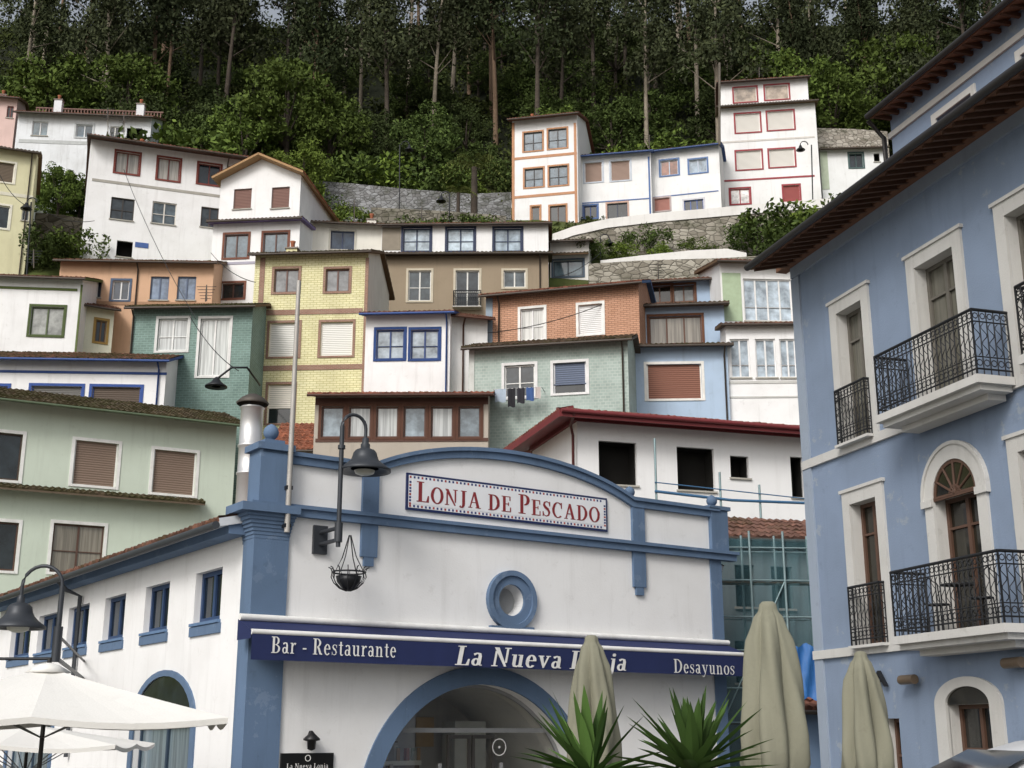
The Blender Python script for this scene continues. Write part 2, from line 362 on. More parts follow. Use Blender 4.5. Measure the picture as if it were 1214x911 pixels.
house('white house with an ochre front gable and brown shutters',262,214,357,208,72,WH,[(277,224,298,248,'b','#6a4438',None,'#7c5448'),(322,222,343,247,'b','#6a4438',None,'#7c5448')],roof='y',rm=tile('#9a5a3c',.05),pitch=26,under='#a88458',dep=9,ov=.7)
house('white lower house with lilac eave and brown windows',253,266,356,262,69,'#e4e2e1',[(266,278,294,306,'g2','#5a3a30','#7a4a38','#50606a'),(312,276,341,303,'g2','#5a3a30','#7a4a38','#50606a'),(263,336,289,354,'g2','#5a3a30','#7a4a38')],trims=[(253,310,356,313,'#a8a4b4')],under='#77689a',roof='m',pitch=10,dep=2.6,rm=tile(RM2,.3))
house('low cream house with dark blue window and thin tiled roof',357,264,455,268,74,'#dad7cc',[(392,274,420,296,'g2','#2c3a5c','#c0bcb0','#303c4c')],rm=tile(RM1,.3),dep=5,chims=[(440,.3)])
house('white attic storey with dark blue windows under brown eave',453,268,650,266,72,WH,[(478,271,510,298,'g24','#233456','#38405a','#a8b6c0'),(530,271,562,298,'g24','#233456','#38405a','#a8b6c0'),(586,271,618,298,'g24','#233456','#38405a','#93a2ae')],trims=[(453,270,475,297,'#8a8070')],rm=tile(RM1,.3),under='#5a3c28',dep=6,ov=.35)
fO,eO,WO,ztO=house('ochre house with white window frames and small iron balcony',450,304,650,303,69.5,'#94836a',[(484,321,511,357,'g24','#e2e2dc','#c8bea8','#3c4448'),(540,321,568,366,'g24','#e2e2dc','#c8bea8','#2c3236'),(597,321,623,341,'g2','#e2e2dc','#c8bea8','#4c5458')],roof='m',pitch=10,dep=2.2,rm=tile(RM2,.5),under='#3a3028',trims=[(450,306,456,400,'#6a5a44')],pipes=[640])
house('small white house with large dark glazed opening',652,288,698,286,76,'#dcdad4',[(656,309,691,328,'g2','#3c4650','#506070','#56666e')],rm=tile(RM2,.5),dep=4,can=[(652,698,304,303)])
house('peach orange terraced house with blue-grey windows',72,310,254,313,66,'#cfa27c',[(103,333,120,353,'g2','#506078',None,'#2c3440'),(133,333,153,356,'g2','#d8d8d8','#506078','#2c3440'),(178,328,200,356,'g2','#50607c',None,'#64748a'),(210,328,232,356,'g2','#50607c',None,'#64748a')],rm=tile(RM1,.4),trims=[(72,358,254,362,'#a8805e')],dep=5,pipes=[165])
YT=bricks('#ddd8a6','#d5cf98','#b5ad78',.34,.12); BK=bricks('#9c6a56','#86584a','#9a8a78',.2,.07)
house('yellow brick house with red brick trim and roller blinds',303,303,437,300,61.5,YT,[(325,319,354,347,'g2','#6a4a40',BK,'#6c6e70'),(386,319,414,346,'g2','#6a4a40',BK,'#6c6e70'),(319,383,354,423,'b','#e6e2d8',BK,'#eae6da'),(380,382,418,422,'b','#e6e2d8',BK,'#eae6da'),(317,456,348,502,'b4','#e8e4da',BK,'#e2dccf')],trims=[(303,306,309,520,BK),(430,306,437,520,BK),(309,367,430,373,BK),(309,433,430,439,BK)],rm=tile(RM2,.5),sidewall='#e0dcd0',dep=6.5,chims=[(330,.2)],yaw=-4)
house('white house with bright blue framed windows and blue eave',434,374,534,372,58.5,'#ebecec',[(446,391,479,426,'g244','#1e3c76','#24447e','#8a949c'),(487,391,520,426,'g244','#1e3c76','#24447e','#8a949c')],rm=tile(RM1,.2),under='#2c4f90',gut='#2c4f90',dep=5,ov=.5,roof='m',pitch=16,pipes=[530])
house('narrow white annex with brown drainpipe and tiled roof',535,375,578,379,59,'#e0e0de',[(556,455,566,470,'k')],rm=tile(RM1,.3),dep=5,pipes=[549],gut='#5a3a2c')
OR=bricks('#cb9370','#bd8562','#8a6a54',.3,.1)
house('orange brick-faced house with white shutters and blue fascia',576,352,757,336,60,OR,[(617,366,645,404,'g24','#eeeeea','#e8e8e4','c#c8c8c4'),(686,361,714,396,'b','#eeeeea','#e8e8e4','#eeeeea')],rm=tile(RM3,.15),under='#4a6a98',dep=5,pipes=[592],trims=[(576,354,584,420,'#8a9aa8')])
TL=bricks('#9fb2aa','#92a49c','#b4beb8',.22,.14)
fT,eT,WT_,ztT=house('blue-green tiled house with white windows and laundry line',556,414,744,403,55,TL,[(598,433,634,471,'g24','#e6e6e4','#e0e0e0','#30363c'),(656,430,695,466,'b3','#dcdce0','#e0e0e0','#5c6a84')],rm=tile(RM2,.4),dep=4.5,under='#5a5048',pipes=[738],trims=[(556,416,562,540,'#c8ccc8')])
B1='#93abc6'
house('blue house top storey with wide brown windows',762,336,856,331,63,B1,[(768,339,796,359,'g2','#5a3a28','#6a4632','#26221e'),(798,338,823,358,'g2','#5a3a28','#6a4632','#5a5c5c')],rm=tile(RM1,.3),dep=5)
house('light blue house with brown framed wide window',738,366,858,362,60,'#9cb4cf',[(770,375,832,408,'g3','#5e3c2a','#6e4630','c#908a80')],rm=tile(RM2,.3),dep=2.5,roof='m',pitch=12,trims=[(738,372,766,409,'#a8b8c4')])
house('pale blue house with white framed brown shutter',735,413,862,411,57,'#a2bad4',[(767,432,832,473,'b','#ece8e0','#e8e6e0','#8c5640')],rm=tile(RM2,.4),dep=2.6,roof='m',pitch=12,under='#4a5660',pipes=[858])
house('green and white house with stacked glazed galleries',853,312,946,314,60,'#e6e6e0',[(882,331,939,381,'g433','#ecece8',None,'#a6b2bc')],rm=tile(RM3,.1),dep=5,trims=[(857,324,879,381,'#a8bc9a')],roof='m',pitch=14)
house('white gallery storey with paned windows and tiled ledge',860,387,948,386,57,'#e8e7e3',[(866,402,889,448,'g233','#eeeeea',None,'#98a4ae'),(896,402,920,448,'g233','#eeeeea',None,'#98a4ae'),(925,402,944,448,'g233','#eeeeea',None,'#98a4ae')],rm=tile(RM1,.1),dep=2,roof='m',pitch=12,ov=.3,trims=[(860,452,948,455,'#c4c4c0'),(860,470,948,472,'#c4c4c0')])
GT=bricks('#6e8a82','#627e76','#86a098',.3,.12)
house('teal tiled house with white balcony door and mossy roof',158,366,300,364,59,GT,[(187,378,222,416,'g24','#e4e6e4','#d8dad8','c#c0c4c4'),(236,378,271,446,'g2','#e8e8e6','#e0e0de','c#c8ccca')],rm=tile('#5a5038',.8),dep=5,pipes=[160])
house('white house with green corner trim and curved tiled eave',-60,325,98,334,62,'#ecebe4',[(36,364,75,398,'g2','#48582c','#4a5a2c','#8a8c88')],rm=tile(RM1,.3),roof='x',pitch=18,dep=8,under='#58682c',trims=[(92,338,98,420,'#58682c'),(-60,340,92,343,'#58682c')],yaw=6)
house('white side wing with yellow window trim and sloping eave',99,352,135,378,64,'#e0dcc0',[(113,380,126,406,'g2','#7a5a34','#a8843c')],dep=5,roof='m',under='#a08038',rm=tile(RM1,.2),yaw=28)
house('white house with blue eave and blue framed low windows',-60,424,198,428,56,'#e9eae9',[(36,458,96,490,'b','#30509a','#34549c','#6a6864'),(108,459,166,490,'b','#30509a','#34549c','#5a4a3c'),(-20,458,8,490,'g','#30509a','#34549c')],rm=tile('#7a5444',.55),under='#2e4f90',gut='#2e4f90',dep=6,ov=.6,pipes=[190],trims=[(-60,440,198,443,'#2e4f90')])
house('large pale green house with mossy roof and brown blinds',-70,464,281,503,48.5,stucco('#c0cdbb',.25),[(-40,512,25,568,'g2','#4a3a30','#eeeee6'),(87,524,139,576,'b','#eeeee6','#eeeee6','#87705f'),(181,535,232,586,'b','#eeeee6','#eeeee6','#87705f'),(61,622,122,680,'g24','#5a4034','#eeeee6','c#8a8478'),(-40,618,20,676,'g2','#5a4034','#eeeee6')],rm=tile('#5a4c3c',.6),dep=7,ov=.9,pitch=19,under='#7a6a58',can=[(-70,238,575,598,.8)],gut='#58684e')
DB='#5a3a2e'
house('brown timber glazed gallery house with tiled roof',374,470,579,469,53,'#a89e90',[(381+i*32.5,482,381+i*32.5+26,519,'g1',DB,'#5a3828','c#b8bcbc' if i in(1,2,4) else '#7c8890') for i in range(6)],rm=tile('#8f5644',.05),under='#4a2c20',gut='#4a2c20',dep=5,ov=.6,pitch=14,trims=[(374,472,579,480,DB),(374,520,579,524,DB)])
house('small outbuilding with bright orange clay roof',325,531,373,531,55,'#a09a90',rm=tile('#9c5e44',0),dep=3,roof='m',pitch=30)
YW=stucco('#eeece9',.15); DPY=5.2
f,e,W,zt=house('white rendered house with dark openings and red eaves',684,492,955,512,44,YW,[(710,524,755,575,'k'),(803,531,847,582,'k'),(866,541,888,567,'k'),(938,542,953,590,'k')],roof=' ',yaw=17,dep=DPY,gut='#6a1c20')
rb=MB(); RED=flat('#7a2c30',.6); ov=.95; t=math.tan(math.radians(17)); rm=tile('#94564a',0); zE_=zt-ov*t+.15
X0,X1,Y0,Y1=-ov,W+ov,-ov,DPY+ov; hh_=(Y1-Y0)/2; zR=zE_+hh_*t; A_=(X0+hh_,Y0+hh_,zR); B_=(X1-hh_,Y0+hh_,zR)
rb.poly([(X0,Y0,zE_),(X1,Y0,zE_),B_,A_],rm); rb.poly([(X0,Y1,zE_),(X1,Y1,zE_),B_,A_],rm); rb.poly([(X0,Y0,zE_),(X0,Y1,zE_),A_],rm); rb.poly([(X1,Y0,zE_),(X1,Y1,zE_),B_],rm)
slab(rb,(X0,Y0-.02,zE_+.03),(X1-X0,0,0),(0,.5,.5*t),rm,RED,.06); slab(rb,(X0-.02,Y1,zE_+.03),(0,Y0-Y1,0),(.5,0,.5*t),rm,RED,.06)
rb.poly([(X0+.02,Y0+.02,zE_-.06),(X1,Y0+.02,zE_-.06),(X1,0,zE_-.06+.12),(X0+.02,0,zE_+.06)],RED); rb.poly([(X0+.02,Y0+.02,zE_-.065),(X0+.02,Y1,zE_-.065),(0,Y1,zE_+.06),(0,Y0+.02,zE_+.06)],RED)
rb.box(mpF,X0,X1,zE_-.22,zE_+.02,Y0-.05,Y0+.03,RED); rb.box(mpS,Y0,Y1,zE_-.22,zE_+.02,X0-.05,X0+.03,RED)
rb.box(mpF,-.12,W+.1,zt-.25,zt+.04,-.12,DPY,RED)
ro=rb.obj('roof',e)
g=MB(); g.tube([(X0,Y0-.12,zE_-.02),(X1,Y0-.12,zE_-.02)],.08,RED,8); g.tube([(-.5,Y0-.1,zE_-.1),(-.35,-.3,zt-.5),(-.2,-.1,zt-.8),(-.2,-.08,2)],.055,flat('#5a2a28',.5),8); g.obj('gutter',ro)
OT='#c08a62'
house('tall white house with orange bands and brown windows',607,143,684,137,91,'#eeece6',[(621,157,643,179,'g24','#3c3a3c',OT,'#50606c'),(650,153,672,176,'g24','#3c3a3c',OT,'#50606c'),(622,200,644,222,'g24','#3c3a3c',OT,'#50606c'),(651,197,673,220,'g24','#3c3a3c',OT,'#50606c'),(630,245,640,262,'g1',OT,OT),(652,244,671,265,'g2','#5a4030',OT)],trims=[(607,184,684,187,OT),(607,230,684,233,OT),(607,146,610,265,OT),(681,146,684,265,OT)],rm=tile(RM3,.2),dep=9,under='#6a3c28',chims=[(620,.3)],yaw=-12,ov=.7)
house('white terraced house with blue trim and brown blinds',684,187,771,180,92,'#e6ebf1',[(693,193,714,216,'b','#d8d8dc','#c4ccd8','#9a7e6e'),(724,191,747,214,'b','#d8d8dc','#c4ccd8','#9a7e6e'),(692,244,708,259,'g2','#2f4c8c','#5470a4'),(720,241,744,264,'g2','#3a3f52','#c8a494')],trims=[(684,190,686,265,'#5070a8'),(769,186,771,255,'#5070a8'),(684,238,771,239.2,'#5070a8')],under='#3c5890',gut='#3c5890',rm=tile(RM2,.4),dep=5)
house('white-blue terraced house with pale framed windows',772,181,852,172,92,'#e6ebf2',[(783,190,804,208,'g2','#b8c4d4','#6480b0','#7c5040'),(817,189,838,205,'g2','#b8c4d4','#6480b0','#7a8a98'),(776,235,794,250,'b','#a87060','#b8a8a8','#a86a5c'),(811,237,834,250,'g3','#5068a8','#d0d0d8')],trims=[(772,230,852,231.2,'#5070a8')],under='#3c5890',gut='#3c5890',rm=tile(RM2,.4),dep=5)
RD='#a03c44'
house('tall white house with crimson framed windows, upper storeys',853,100,957,92,97,'#f0efea',[(870,104,897,121,'g1','#e0dcd8',RD,'#9c8e80'),(907,101,935,118,'g1','#e0dcd8',RD,'#9c8e80')],rm=tile(RM3,.1),dep=6,under='#5a3c30',yaw=-8)
house('white house storeys with crimson framed windows and red trim',853,130,966,121,94.5,'#f0efea',[(872,135,901,157,'b','#e8e4e0',RD,'#d8d4cc'),(910,132,941,154,'b','#e8e4e0',RD,'#d8d4cc'),(873,179,903,201,'b','#e8e4e0',RD,'#d8d4cc'),(912,177,942,198,'b','#e8e4e0',RD,'#d8d4cc'),(866,224,889,242,'g2','#b04048',RD,'#e0dedc'),(929,220,948,238,'b','#a04440',RD,'#a04440')],rm=tile(RM2,.2),roof='m',dep=2.4,pitch=12,trims=[(853,165,966,167,'#cfcac4'),(853,211,966,213,RD)],yaw=-8)
house('small white house with teal window below the stone terrace',972,178,1049,176,95,'#dee0e0',[(1007,182,1023,199,'g2','#3c5454','#4c6464'),(1036,182,1043,192,'k')],rm=tile(RM2,.6),dep=5,trims=[(972,180,982,225,'#b4c0a8')])
house('white low house partly hidden behind the hillside wall',572,236,612,234,96,'#d8d6cf',[(583,240,595,252,'g2','#606870')],rm=tile(RM1,.5),dep=4)
# ---------------- walls on slope
def gwall(label,pts,D,th,mat,hgt=3.,cap=None,name='retaining_wall'):
    Q=[P(x,y,D) for i,(x,y) in enumerate(pts)]; mb=MB()
    for a,b in zip(Q[:-1],Q[1:]):
        for y in (0,th):
            mb.poly([(a.x,a.y+y,a.z-hgt),(b.x,b.y+y,b.z-hgt),(b.x,b.y+y,b.z),(a.x,a.y+y,a.z)],mat)
        mb.poly([(a.x,a.y,a.z),(b.x,b.y,b.z),(b.x,b.y+th,b.z),(a.x,a.y+th,a.z)],cap or mat)
    for a in (Q[0],Q[-1]): mb.poly([(a.x,a.y,a.z),(a.x,a.y,a.z-hgt),(a.x,a.y+th,a.z-hgt),(a.x,a.y+th,a.z)],mat)
    e=empty(name,(Q[0].x,Q[0].y,Q[0].z-hgt),0,(Q[0].x,Q[0].y,Q[0].z-hgt)); tag(e,label,'wall'); mb.obj('masonry',e)
    if cap:
        c=MB()
        for a,b in zip(Q[:-1],Q[1:]):
            c.grid([[(p.x,p.y+y,p.z+z) for p in (a,b)] for y,z in ((-.08,-.35),(-.08,.3),(th+.08,.3),(th+.08,-.35))],cap)
        c.obj('parapet',e)
ST=stone('#a09b90',2.); WC=stucco('#dcdad6',.4)
gwall('long curved grey stone retaining wall with white parapet',[(655,283),(680,274),(720,265),(780,258),(860,251),(930,245),(990,240)],79.5,.6,ST,6,WC)
gwall('lower grey stone terrace wall among shrubs',[(698,313),(760,309),(860,306),(905,303)],73.5,.5,ST,5)
gwall('white rendered ramp wall on the slope',[(712,309),(760,303),(820,297),(862,295),(885,300)],76.5,.3,WC,1.,None)
gwall('old stone terrace wall with faded blue graffiti',[(368,214),(420,218),(480,224),(560,230),(606,228)],91,.5,stone('#8f9092',2.4),4)
gwall('stone wall below the wooded bank',[(440,246),(520,250),(600,256)],85,.4,stone('#7e7a70',2.),4)
gwall('dark old stone wall under the white house',[(42,252),(75,255),(112,262)],80,.5,stone('#5a564e',1.6),6)
gwall('stone terrace wall topped by a railing',[(965,152),(1010,153),(1052,156)],101,.5,stone('#b0aaa0',2.),5)
# ---------------- foliage
def quads(V,mat,name):
    n=len(V)//4; me=bpy.data.meshes.new(name); me.vertices.add(n*4); me.vertices.foreach_set('co',V.astype(np.float32).ravel())
    me.loops.add(n*4); me.loops.foreach_set('vertex_index',np.arange(n*4,dtype=np.int32)); me.polygons.add(n)
    me.polygons.foreach_set('loop_start',np.arange(0,n*4,4,dtype=np.int32)); me.update(calc_edges=True); me.materials.append(mat); return me
def leafV(cen,rad,per,size,flatz=.8,droop=0):
    N=len(cen); c=np.repeat(cen,per,0); r=np.repeat(rad,per); n=len(c)
    d=RG.normal(size=(n,3)); d/=np.linalg.norm(d,axis=1)[:,None]; d*=(RG.random(n)**.45*r)[:,None]; d[:,2]*=flatz
    p=c+d; a=RG.normal(size=(n,3)); a[:,2]-=droop; a/=np.linalg.norm(a,axis=1)[:,None]; b=np.cross(a,RG.normal(size=(n,3))); b/=np.linalg.norm(b,axis=1)[:,None]
    s=size*RG.uniform(.6,1.4,n)[:,None]; a=a*s; b=b*s*.5
    return np.stack([p-a,p+b,p+a,p-b],1).reshape(-1,3)
def proto(kind,seed,mat,trm):
    R=np.random.default_rng(seed); mb=MB()
    if kind=='euc':
        H=R.uniform(19,25); bx,by=R.uniform(-1.2,1.2,2); path=[(bx*(k/7)**2,by*(k/7)**2,H*k/7-1) for k in range(8)]
        mb.tube(path,.27,trm,7,.07); cen=[];rad=[]
        for i in range(34):
            t=R.uniform(.42,1.02)**.85; z=H*t; rr=(1.08-t)*5.0+.9; an=R.uniform(0,6.28); q=R.uniform(.1,1)*rr
            c=(bx*t*t+q*math.cos(an),by*t*t+q*math.sin(an),z-.5); cen.append(c); rad.append(R.uniform(.8,1.7))
            if i%3==0: mb.tube([(bx*(t-.08)**2,by*(t-.08)**2,z-2.6),c],.07,trm,4,.02)
        V=leafV(np.array(cen),np.array(rad),110,.2,1.2,.8)
    else:
        H=R.uniform(7,11); r=R.uniform(2.8,4); mb.tube([(0,0,-1),(.2,.1,H*.3),(R.uniform(-.4,.4),0,H*.75)],.3,trm,7,.1); cen=[];rad=[]
        for i in range(60):
            an=R.uniform(0,6.28); ph=math.acos(R.uniform(-.75,1)); q=r*R.uniform(.55,1.0)
            c=(q*math.sin(ph)*math.cos(an),q*math.sin(ph)*math.sin(an),H*.6+q*math.cos(ph)*H*.42/r); cen.append(c); rad.append(R.uniform(.5,1.35))
            if i%6==0: mb.tube([(0,0,H*.35),c],.1,trm,4,.03)
        V=leafV(np.array(cen),np.array(rad),110,.17,.8)
    return mb,quads(V,mat,'crown')
EU=leafmat('#46503a',1.,'eucalyptus_leaves'); EU2=leafmat('#39442f',1.,'eucalyptus_leaves'); BL=leafmat('#435232',1.); BL2=leafmat('#4e6236',1.); LG=leafmat('#5a7038',1.); LG2=leafmat('#6c843e',1.); TB=bark('#8e8474'); TD=bark('#4e453c'); TR=bark('#76604c')
def mkproto(kind,seed,mat,trm):
    mb,cr=proto(kind,seed,mat,trm); o=mb.obj('trunk',None,False); me=o.data; bpy.data.objects.remove(o); return me,cr
PE=[mkproto('euc',s,EU if s%2 else EU2,(TB,TR,TD,TD,TB)[s-1]) for s in range(1,6)]; PBd=[mkproto('b',s,BL if s%2 else BL2,TD) for s in range(11,15)]
PL=[mkproto('b',21,LG,TD),mkproto('b',22,LG,TD)]; PL2=[mkproto('b',23,LG2,TD)]
def plant_tree(pr,x,y,z,s,label,cat='tree',group='trees on the wooded hillside',sz=1.):
    e=empty('tree',(x,y,z)); e.rotation_euler=(0,0,random.uniform(0,6.28)); e.scale=(s,s,s*sz); tag(e,label,cat,group)
    for nm,me in (('trunk',pr[0]),('crown',pr[1])):
        o=bpy.data.objects.new(nm,me); scn.collection.objects.link(o); o.parent=e
ELAB='tall slender eucalyptus with pale bare trunk on the wooded hillside'; BLAB='dark green broadleaf tree on the wooded hillside'
k=0
for y0,n in ((106,12),(113,15),(121,15),(131,16),(142,16),(152,16)):
    for i in range(n):
        x=(-.44+.88*(i+.5)/n)*y0*1.02+random.uniform(-2.2,2.2); y=y0+random.uniform(-3,3)
        if y0==106 and random.random()<.3: continue
        plant_tree(PE[k%5],x,y,T(y)-.5,random.uniform(.9,1.2),ELAB); k+=1
for y0,n in ((101,20),(109,18),(119,17),(131,16),(144,15)):
    for i in range(n):
        x=(-.45+.9*(i+.5)/n)*y0+random.uniform(-2,2); y=y0+random.uniform(-2.5,2.5)
        if y0==101 and (x>-2 and x<40) : continue
        plant_tree(random.choice(PBd),x,y,T(y)-1,random.uniform(.6,1.0),BLAB)
def tree_at(pr,px,py,D,s,label):
    p=P(px,py,D); z=min(p.z,T(D)+.3); plant_tree(pr,p.x,p.y,z,s*(1+(p.z-z)/14),label)
tree_at(PL[0],335,190,98,1.05,'big rounded light green tree above the white houses'); tree_at(PL[1],290,192,97,.85,'light green leafy tree beside the white houses'); tree_at(PL[0],390,196,99,.8,'light green leafy tree on the bank')
tree_at(PL2[0],358,205,90,.5,'small yellow-green tree behind the gable house')
tree_at(PL[1],655,150,101,.62,'small green tree behind the orange trimmed house'); tree_at(PL[0],930,110,104,.8,'yellow-green tree behind the crimson trimmed house'); tree_at(PL[0],985,140,104,.75,'yellow-green tree at the wood edge')
tree_at(PL[0],1060,110,106,.9,'green leafy tree near the terrace'); tree_at(PL[1],205,175,96,.6,'green shrubby tree behind the white house'); tree_at(PL[0],70,238,84,.42,'green bushy tree between houses'); tree_at(PL[1],95,228,86,.4,'green bushy tree between houses')
tree_at(PL[1],60,118,104,.9,'green tree above the weathered terrace house'); tree_at(PL[0],150,120,106,.8,'green tree above the weathered terrace house')
PBu=[]
for s,mat in ((31,LG),(32,BL2),(33,LG2)):
    R=np.random.default_rng(s); cen=np.array([(R.uniform(-1,1),R.uniform(-.8,.8),R.uniform(.1,.8)) for _ in range(16)]); V=leafV(cen,R.uniform(.25,.5,16),90,.07); me=quads(V,mat,'shrub')
    PBu.append(me)
def bush(px,py,D,s,k):
    p=P(px,py,D); z=min(p.z,T(D)+.8); s*=1+(p.z-z)/4; o=bpy.data.objects.new('shrub',PBu[k]); scn.collection.objects.link(o); o.location=(p.x,p.y,z); o.scale=(s*1.2,s,s); o.rotation_euler=(0,0,random.uniform(0,6))
    tag(o,['leafy green shrub on the slope','dark green shrub on the slope','yellow-green shrub on the slope'][k],'shrub','shrubs on the slope')
for px,py,D,s,k in [(385,240,88,1.2,1),(410,262,80,1.2,0),(425,203,95,1.8,0),(450,203,96,2.0,1),(478,204,96,2.0,2),(505,207,95,1.8,1),(525,213,95,1.4,0),(545,266,79,1.2,1),(570,260,82,1.0,0),(590,264,79,.9,1),(480,262,80,1.1,1),(510,266,79,1.1,0),(450,264,79,1.,2),(420,246,86,1.,2),(715,304,78.3,.8,0),(740,306,78,1.,2),(765,292,79,1.3,1),(790,304,78,.9,2),(828,302,78,.9,0),(885,292,78.5,1.5,1),(910,286,79,1.9,0),(935,278,79,2,1),(955,268,79,1.9,2),(925,300,76,1.8,1),(950,296,76,1.6,0),(980,262,78.5,1.8,1),(895,312,72,1.2,0),(920,316,72,1.3,1),(60,215,88,1.8,0),(85,225,87,1.6,1),(50,300,76,1.6,1),(70,306,76,1.5,1),(100,300,76,1.4,0),(700,170,98,1.4,2),(790,165,99,1.5,0),(830,163,99,1.5,2),(740,168,99,1.6,1),(765,165,100,1.6,2),(210,160,95,1.8,1),(240,165,95,1.8,0),(690,305,77,1,1),(1030,206,92,1.,1),(400,200,95,1.8,0),(600,213,98,1.6,1),(565,220,96,1.5,2)]:
    bush(px,py,D,s,k)
n=3000; ys=98+(RG.random(n)**.85)*72; xs=(RG.random(n)-.5)*.98*ys; c=np.stack([xs,ys,np.array([T(y) for y in ys])+RG.uniform(0,1.4,n)],1)
n2=1500; y2=RG.uniform(81,99,n2); x2=(RG.random(n2)-.5)*.98*y2; c2=np.stack([x2,y2,np.array([T(y) for y in y2])],1)
me=quads(np.vstack([leafV(c,RG.uniform(.8,1.8,n),46,.22),leafV(c2,RG.uniform(.25,.5,n2),26,.11)]),leafmat('#48552f',1.),'undergrowth')
o=bpy.data.objects.new('undergrowth',me); scn.collection.objects.link(o); o['kind']='stuff'; tag(o,'dense dark green undergrowth covering the hillside','undergrowth')
def palm(px,py,D,s):
    b=P(px,py,D); e=empty('palm_tree',b,0,tuple(b)); tag(e,'small palm tree with drooping fronds on the bank','tree')
    m=MB(); m.tube([b-Vector((0,0,1)),b+Vector((0,0,2.2*s))],.16*s,TD,8,.12*s); m.obj('trunk',e); c=MB(); top=b+Vector((0,0,2.2*s)); lm=leafmat('#63703e',1.)
    for i in range(34):
        a=i*2.4; el=random.uniform(-.1,1.2); L=1.5*s; prev=None
        for j in range(9):
            t=j/8; d=Vector((math.cos(a)*math.cos(el),math.sin(a)*math.cos(el),math.sin(el)))*L*t+Vector((0,0,-.9*s*t*t)); sd=Vector((-math.sin(a),math.cos(a),0))*(.18*s*math.sin(math.pi*min(.95,t+.12)))
            if j: 
                for sg in (1,-1): c.poly([top+d,top+d+sd*sg*1.8+Vector((0,0,-.12*s)),top+d*1.06],lm)
                c.poly([prev,top+d,top+d+Vector((0,0,.03))],lm)
            prev=top+d
    c.obj('crown',e)
palm(562,256,86,1.75); palm(543,262,85.5,1.0)
# ---------------- lonja
f=Fr(300,700,26,math.radians(34.5),0); LO=f
e=f.root('market_building'); tag(e,'white and blue fish market building with curved parapet and arched door','building')
WL=stucco('#eaecf0',.26); BB='#5f7ea4'; BM=stucco('#587394',.5,'#7688a0'); 
Wd=f.L(853,700)[0]; DEP=21.5
zc=(f.L(335,601)[1]+f.L(862,660)[1])/2; zpar=(f.L(385,551)[1]+f.L(800,603)[1])/2; zpk=f.L(592,541)[1]
sA=f.L(441,560)[0]; sB=f.L(748,600)[0]
def ptop(s):
    if s<=sA or s>=sB: return zpar
    q=(s-sA)/(sB-sA)*2-1; return zpar+(zpk-zpar)*(math.sqrt(max(0,1.35**2-q*q))-math.sqrt(1.35**2-1))/(1.35-math.sqrt(1.35**2-1))
dl=f.L(424,905)[0]; dr=f.L(703,905)[0]; dc=(dl+dr)/2; ro_=(dr-dl)/2; dz=f.L(565,790)[1]-ro_; ri=ro_-.38
rc,rz=f.L(605,712); rr=.36
S=sorted(set([0,sA,sB,Wd,dc-ri,dc+ri,rc-rr,rc+rr]+list(np.linspace(0,Wd,60))+list(dc+ri*np.cos(np.linspace(0,math.pi,33)))+list(rc+rr*np.cos(np.linspace(0,math.pi,17)))))
def colz(s):
    b=dz+math.sqrt(max(0,ri*ri-(s-dc)**2)) if abs(s-dc)<=ri+1e-9 else 0
    h=math.sqrt(max(0,rr*rr-(s-rc)**2)) if abs(s-rc)<=rr+1e-9 else 0
    return b,rz-h,rz+h,ptop(s)
mb=MB()
for a,b in zip(S[:-1],S[1:]):
    A=colz(a);B=colz(b); mid=(a+b)/2
    if abs(mid-dc)>ri: A=(0,)+A[1:]; B=(0,)+B[1:]
    if abs(mid-rc)<rr:
        mb.poly([(a,0,A[0]),(b,0,B[0]),(b,0,B[1]),(a,0,A[1])],WL); mb.poly([(a,0,A[2]),(b,0,B[2]),(b,0,B[3]),(a,0,A[3])],WL)
    else: mb.poly([(a,0,A[0]),(b,0,B[0]),(b,0,B[3]),(a,0,A[3])],WL)
    mb.poly([(a,.3,zc-.5),(b,.3,zc-.5),(b,.3,B[3]),(a,.3,A[3])],WL)
AR=[(dc+ri*math.cos(t),dz+ri*math.sin(t)) for t in np.linspace(0,math.pi,25)]; AR=[(dc+ri,0)]+AR+[(dc-ri,0)]
mb.grid([[(s,0,z) for s,z in AR],[(s,.5,z) for s,z in AR]],WL)
IN=stucco('#d4cfc6',.3); mb.grid([[(s,.5,z) for s,z in AR],[(s,3.5,z) for s,z in AR]],IN); mb.poly([(s,3.5,z) for s,z in AR],stucco('#b4aca0',.3))
sw_=[]
for x0,y0,x1,y1 in [(232,664,263,720),(172,688,200,742),(123,711,147,762),(79,730,103,782),(43,747,65,795),(10,762,33,808)]:
    xm=(x0+x1)/2; ym=(y0+y1)/2; a=f.S(x1,ym)[0]; b=f.S(x0,ym)[0]; z1=f.S(xm,y0)[1]; z0=f.S(xm,y1)[1]; sw_.append((a,b,z0,z1))
zz0=np.mean([s[2] for s in sw_[:4]]); zz1=np.mean([s[3] for s in sw_[:4]]); sw_=[(a,b,zz0,zz1) for a,b,_,_ in sw_]
dA=f.S(226,880)[0]; dB=f.S(158,880)[0]; dtop=f.S(195,830)[1]
door2=[(dA,dB,.0,dtop-.5),(f.S(60,880)[0],f.S(10,880)[0],0,dtop-.5)]
wallholes(mb,mpS,0,DEP,0,zc-.25,[s for s in sw_]+door2,WL,.2)
mb.poly([(Wd,0,0),(Wd,DEP,0),(Wd,DEP,zc),(Wd,0,zc)],WL); mb.poly([(0,DEP,0),(Wd,DEP,0),(Wd,DEP,zc),(0,DEP,zc)],WL)
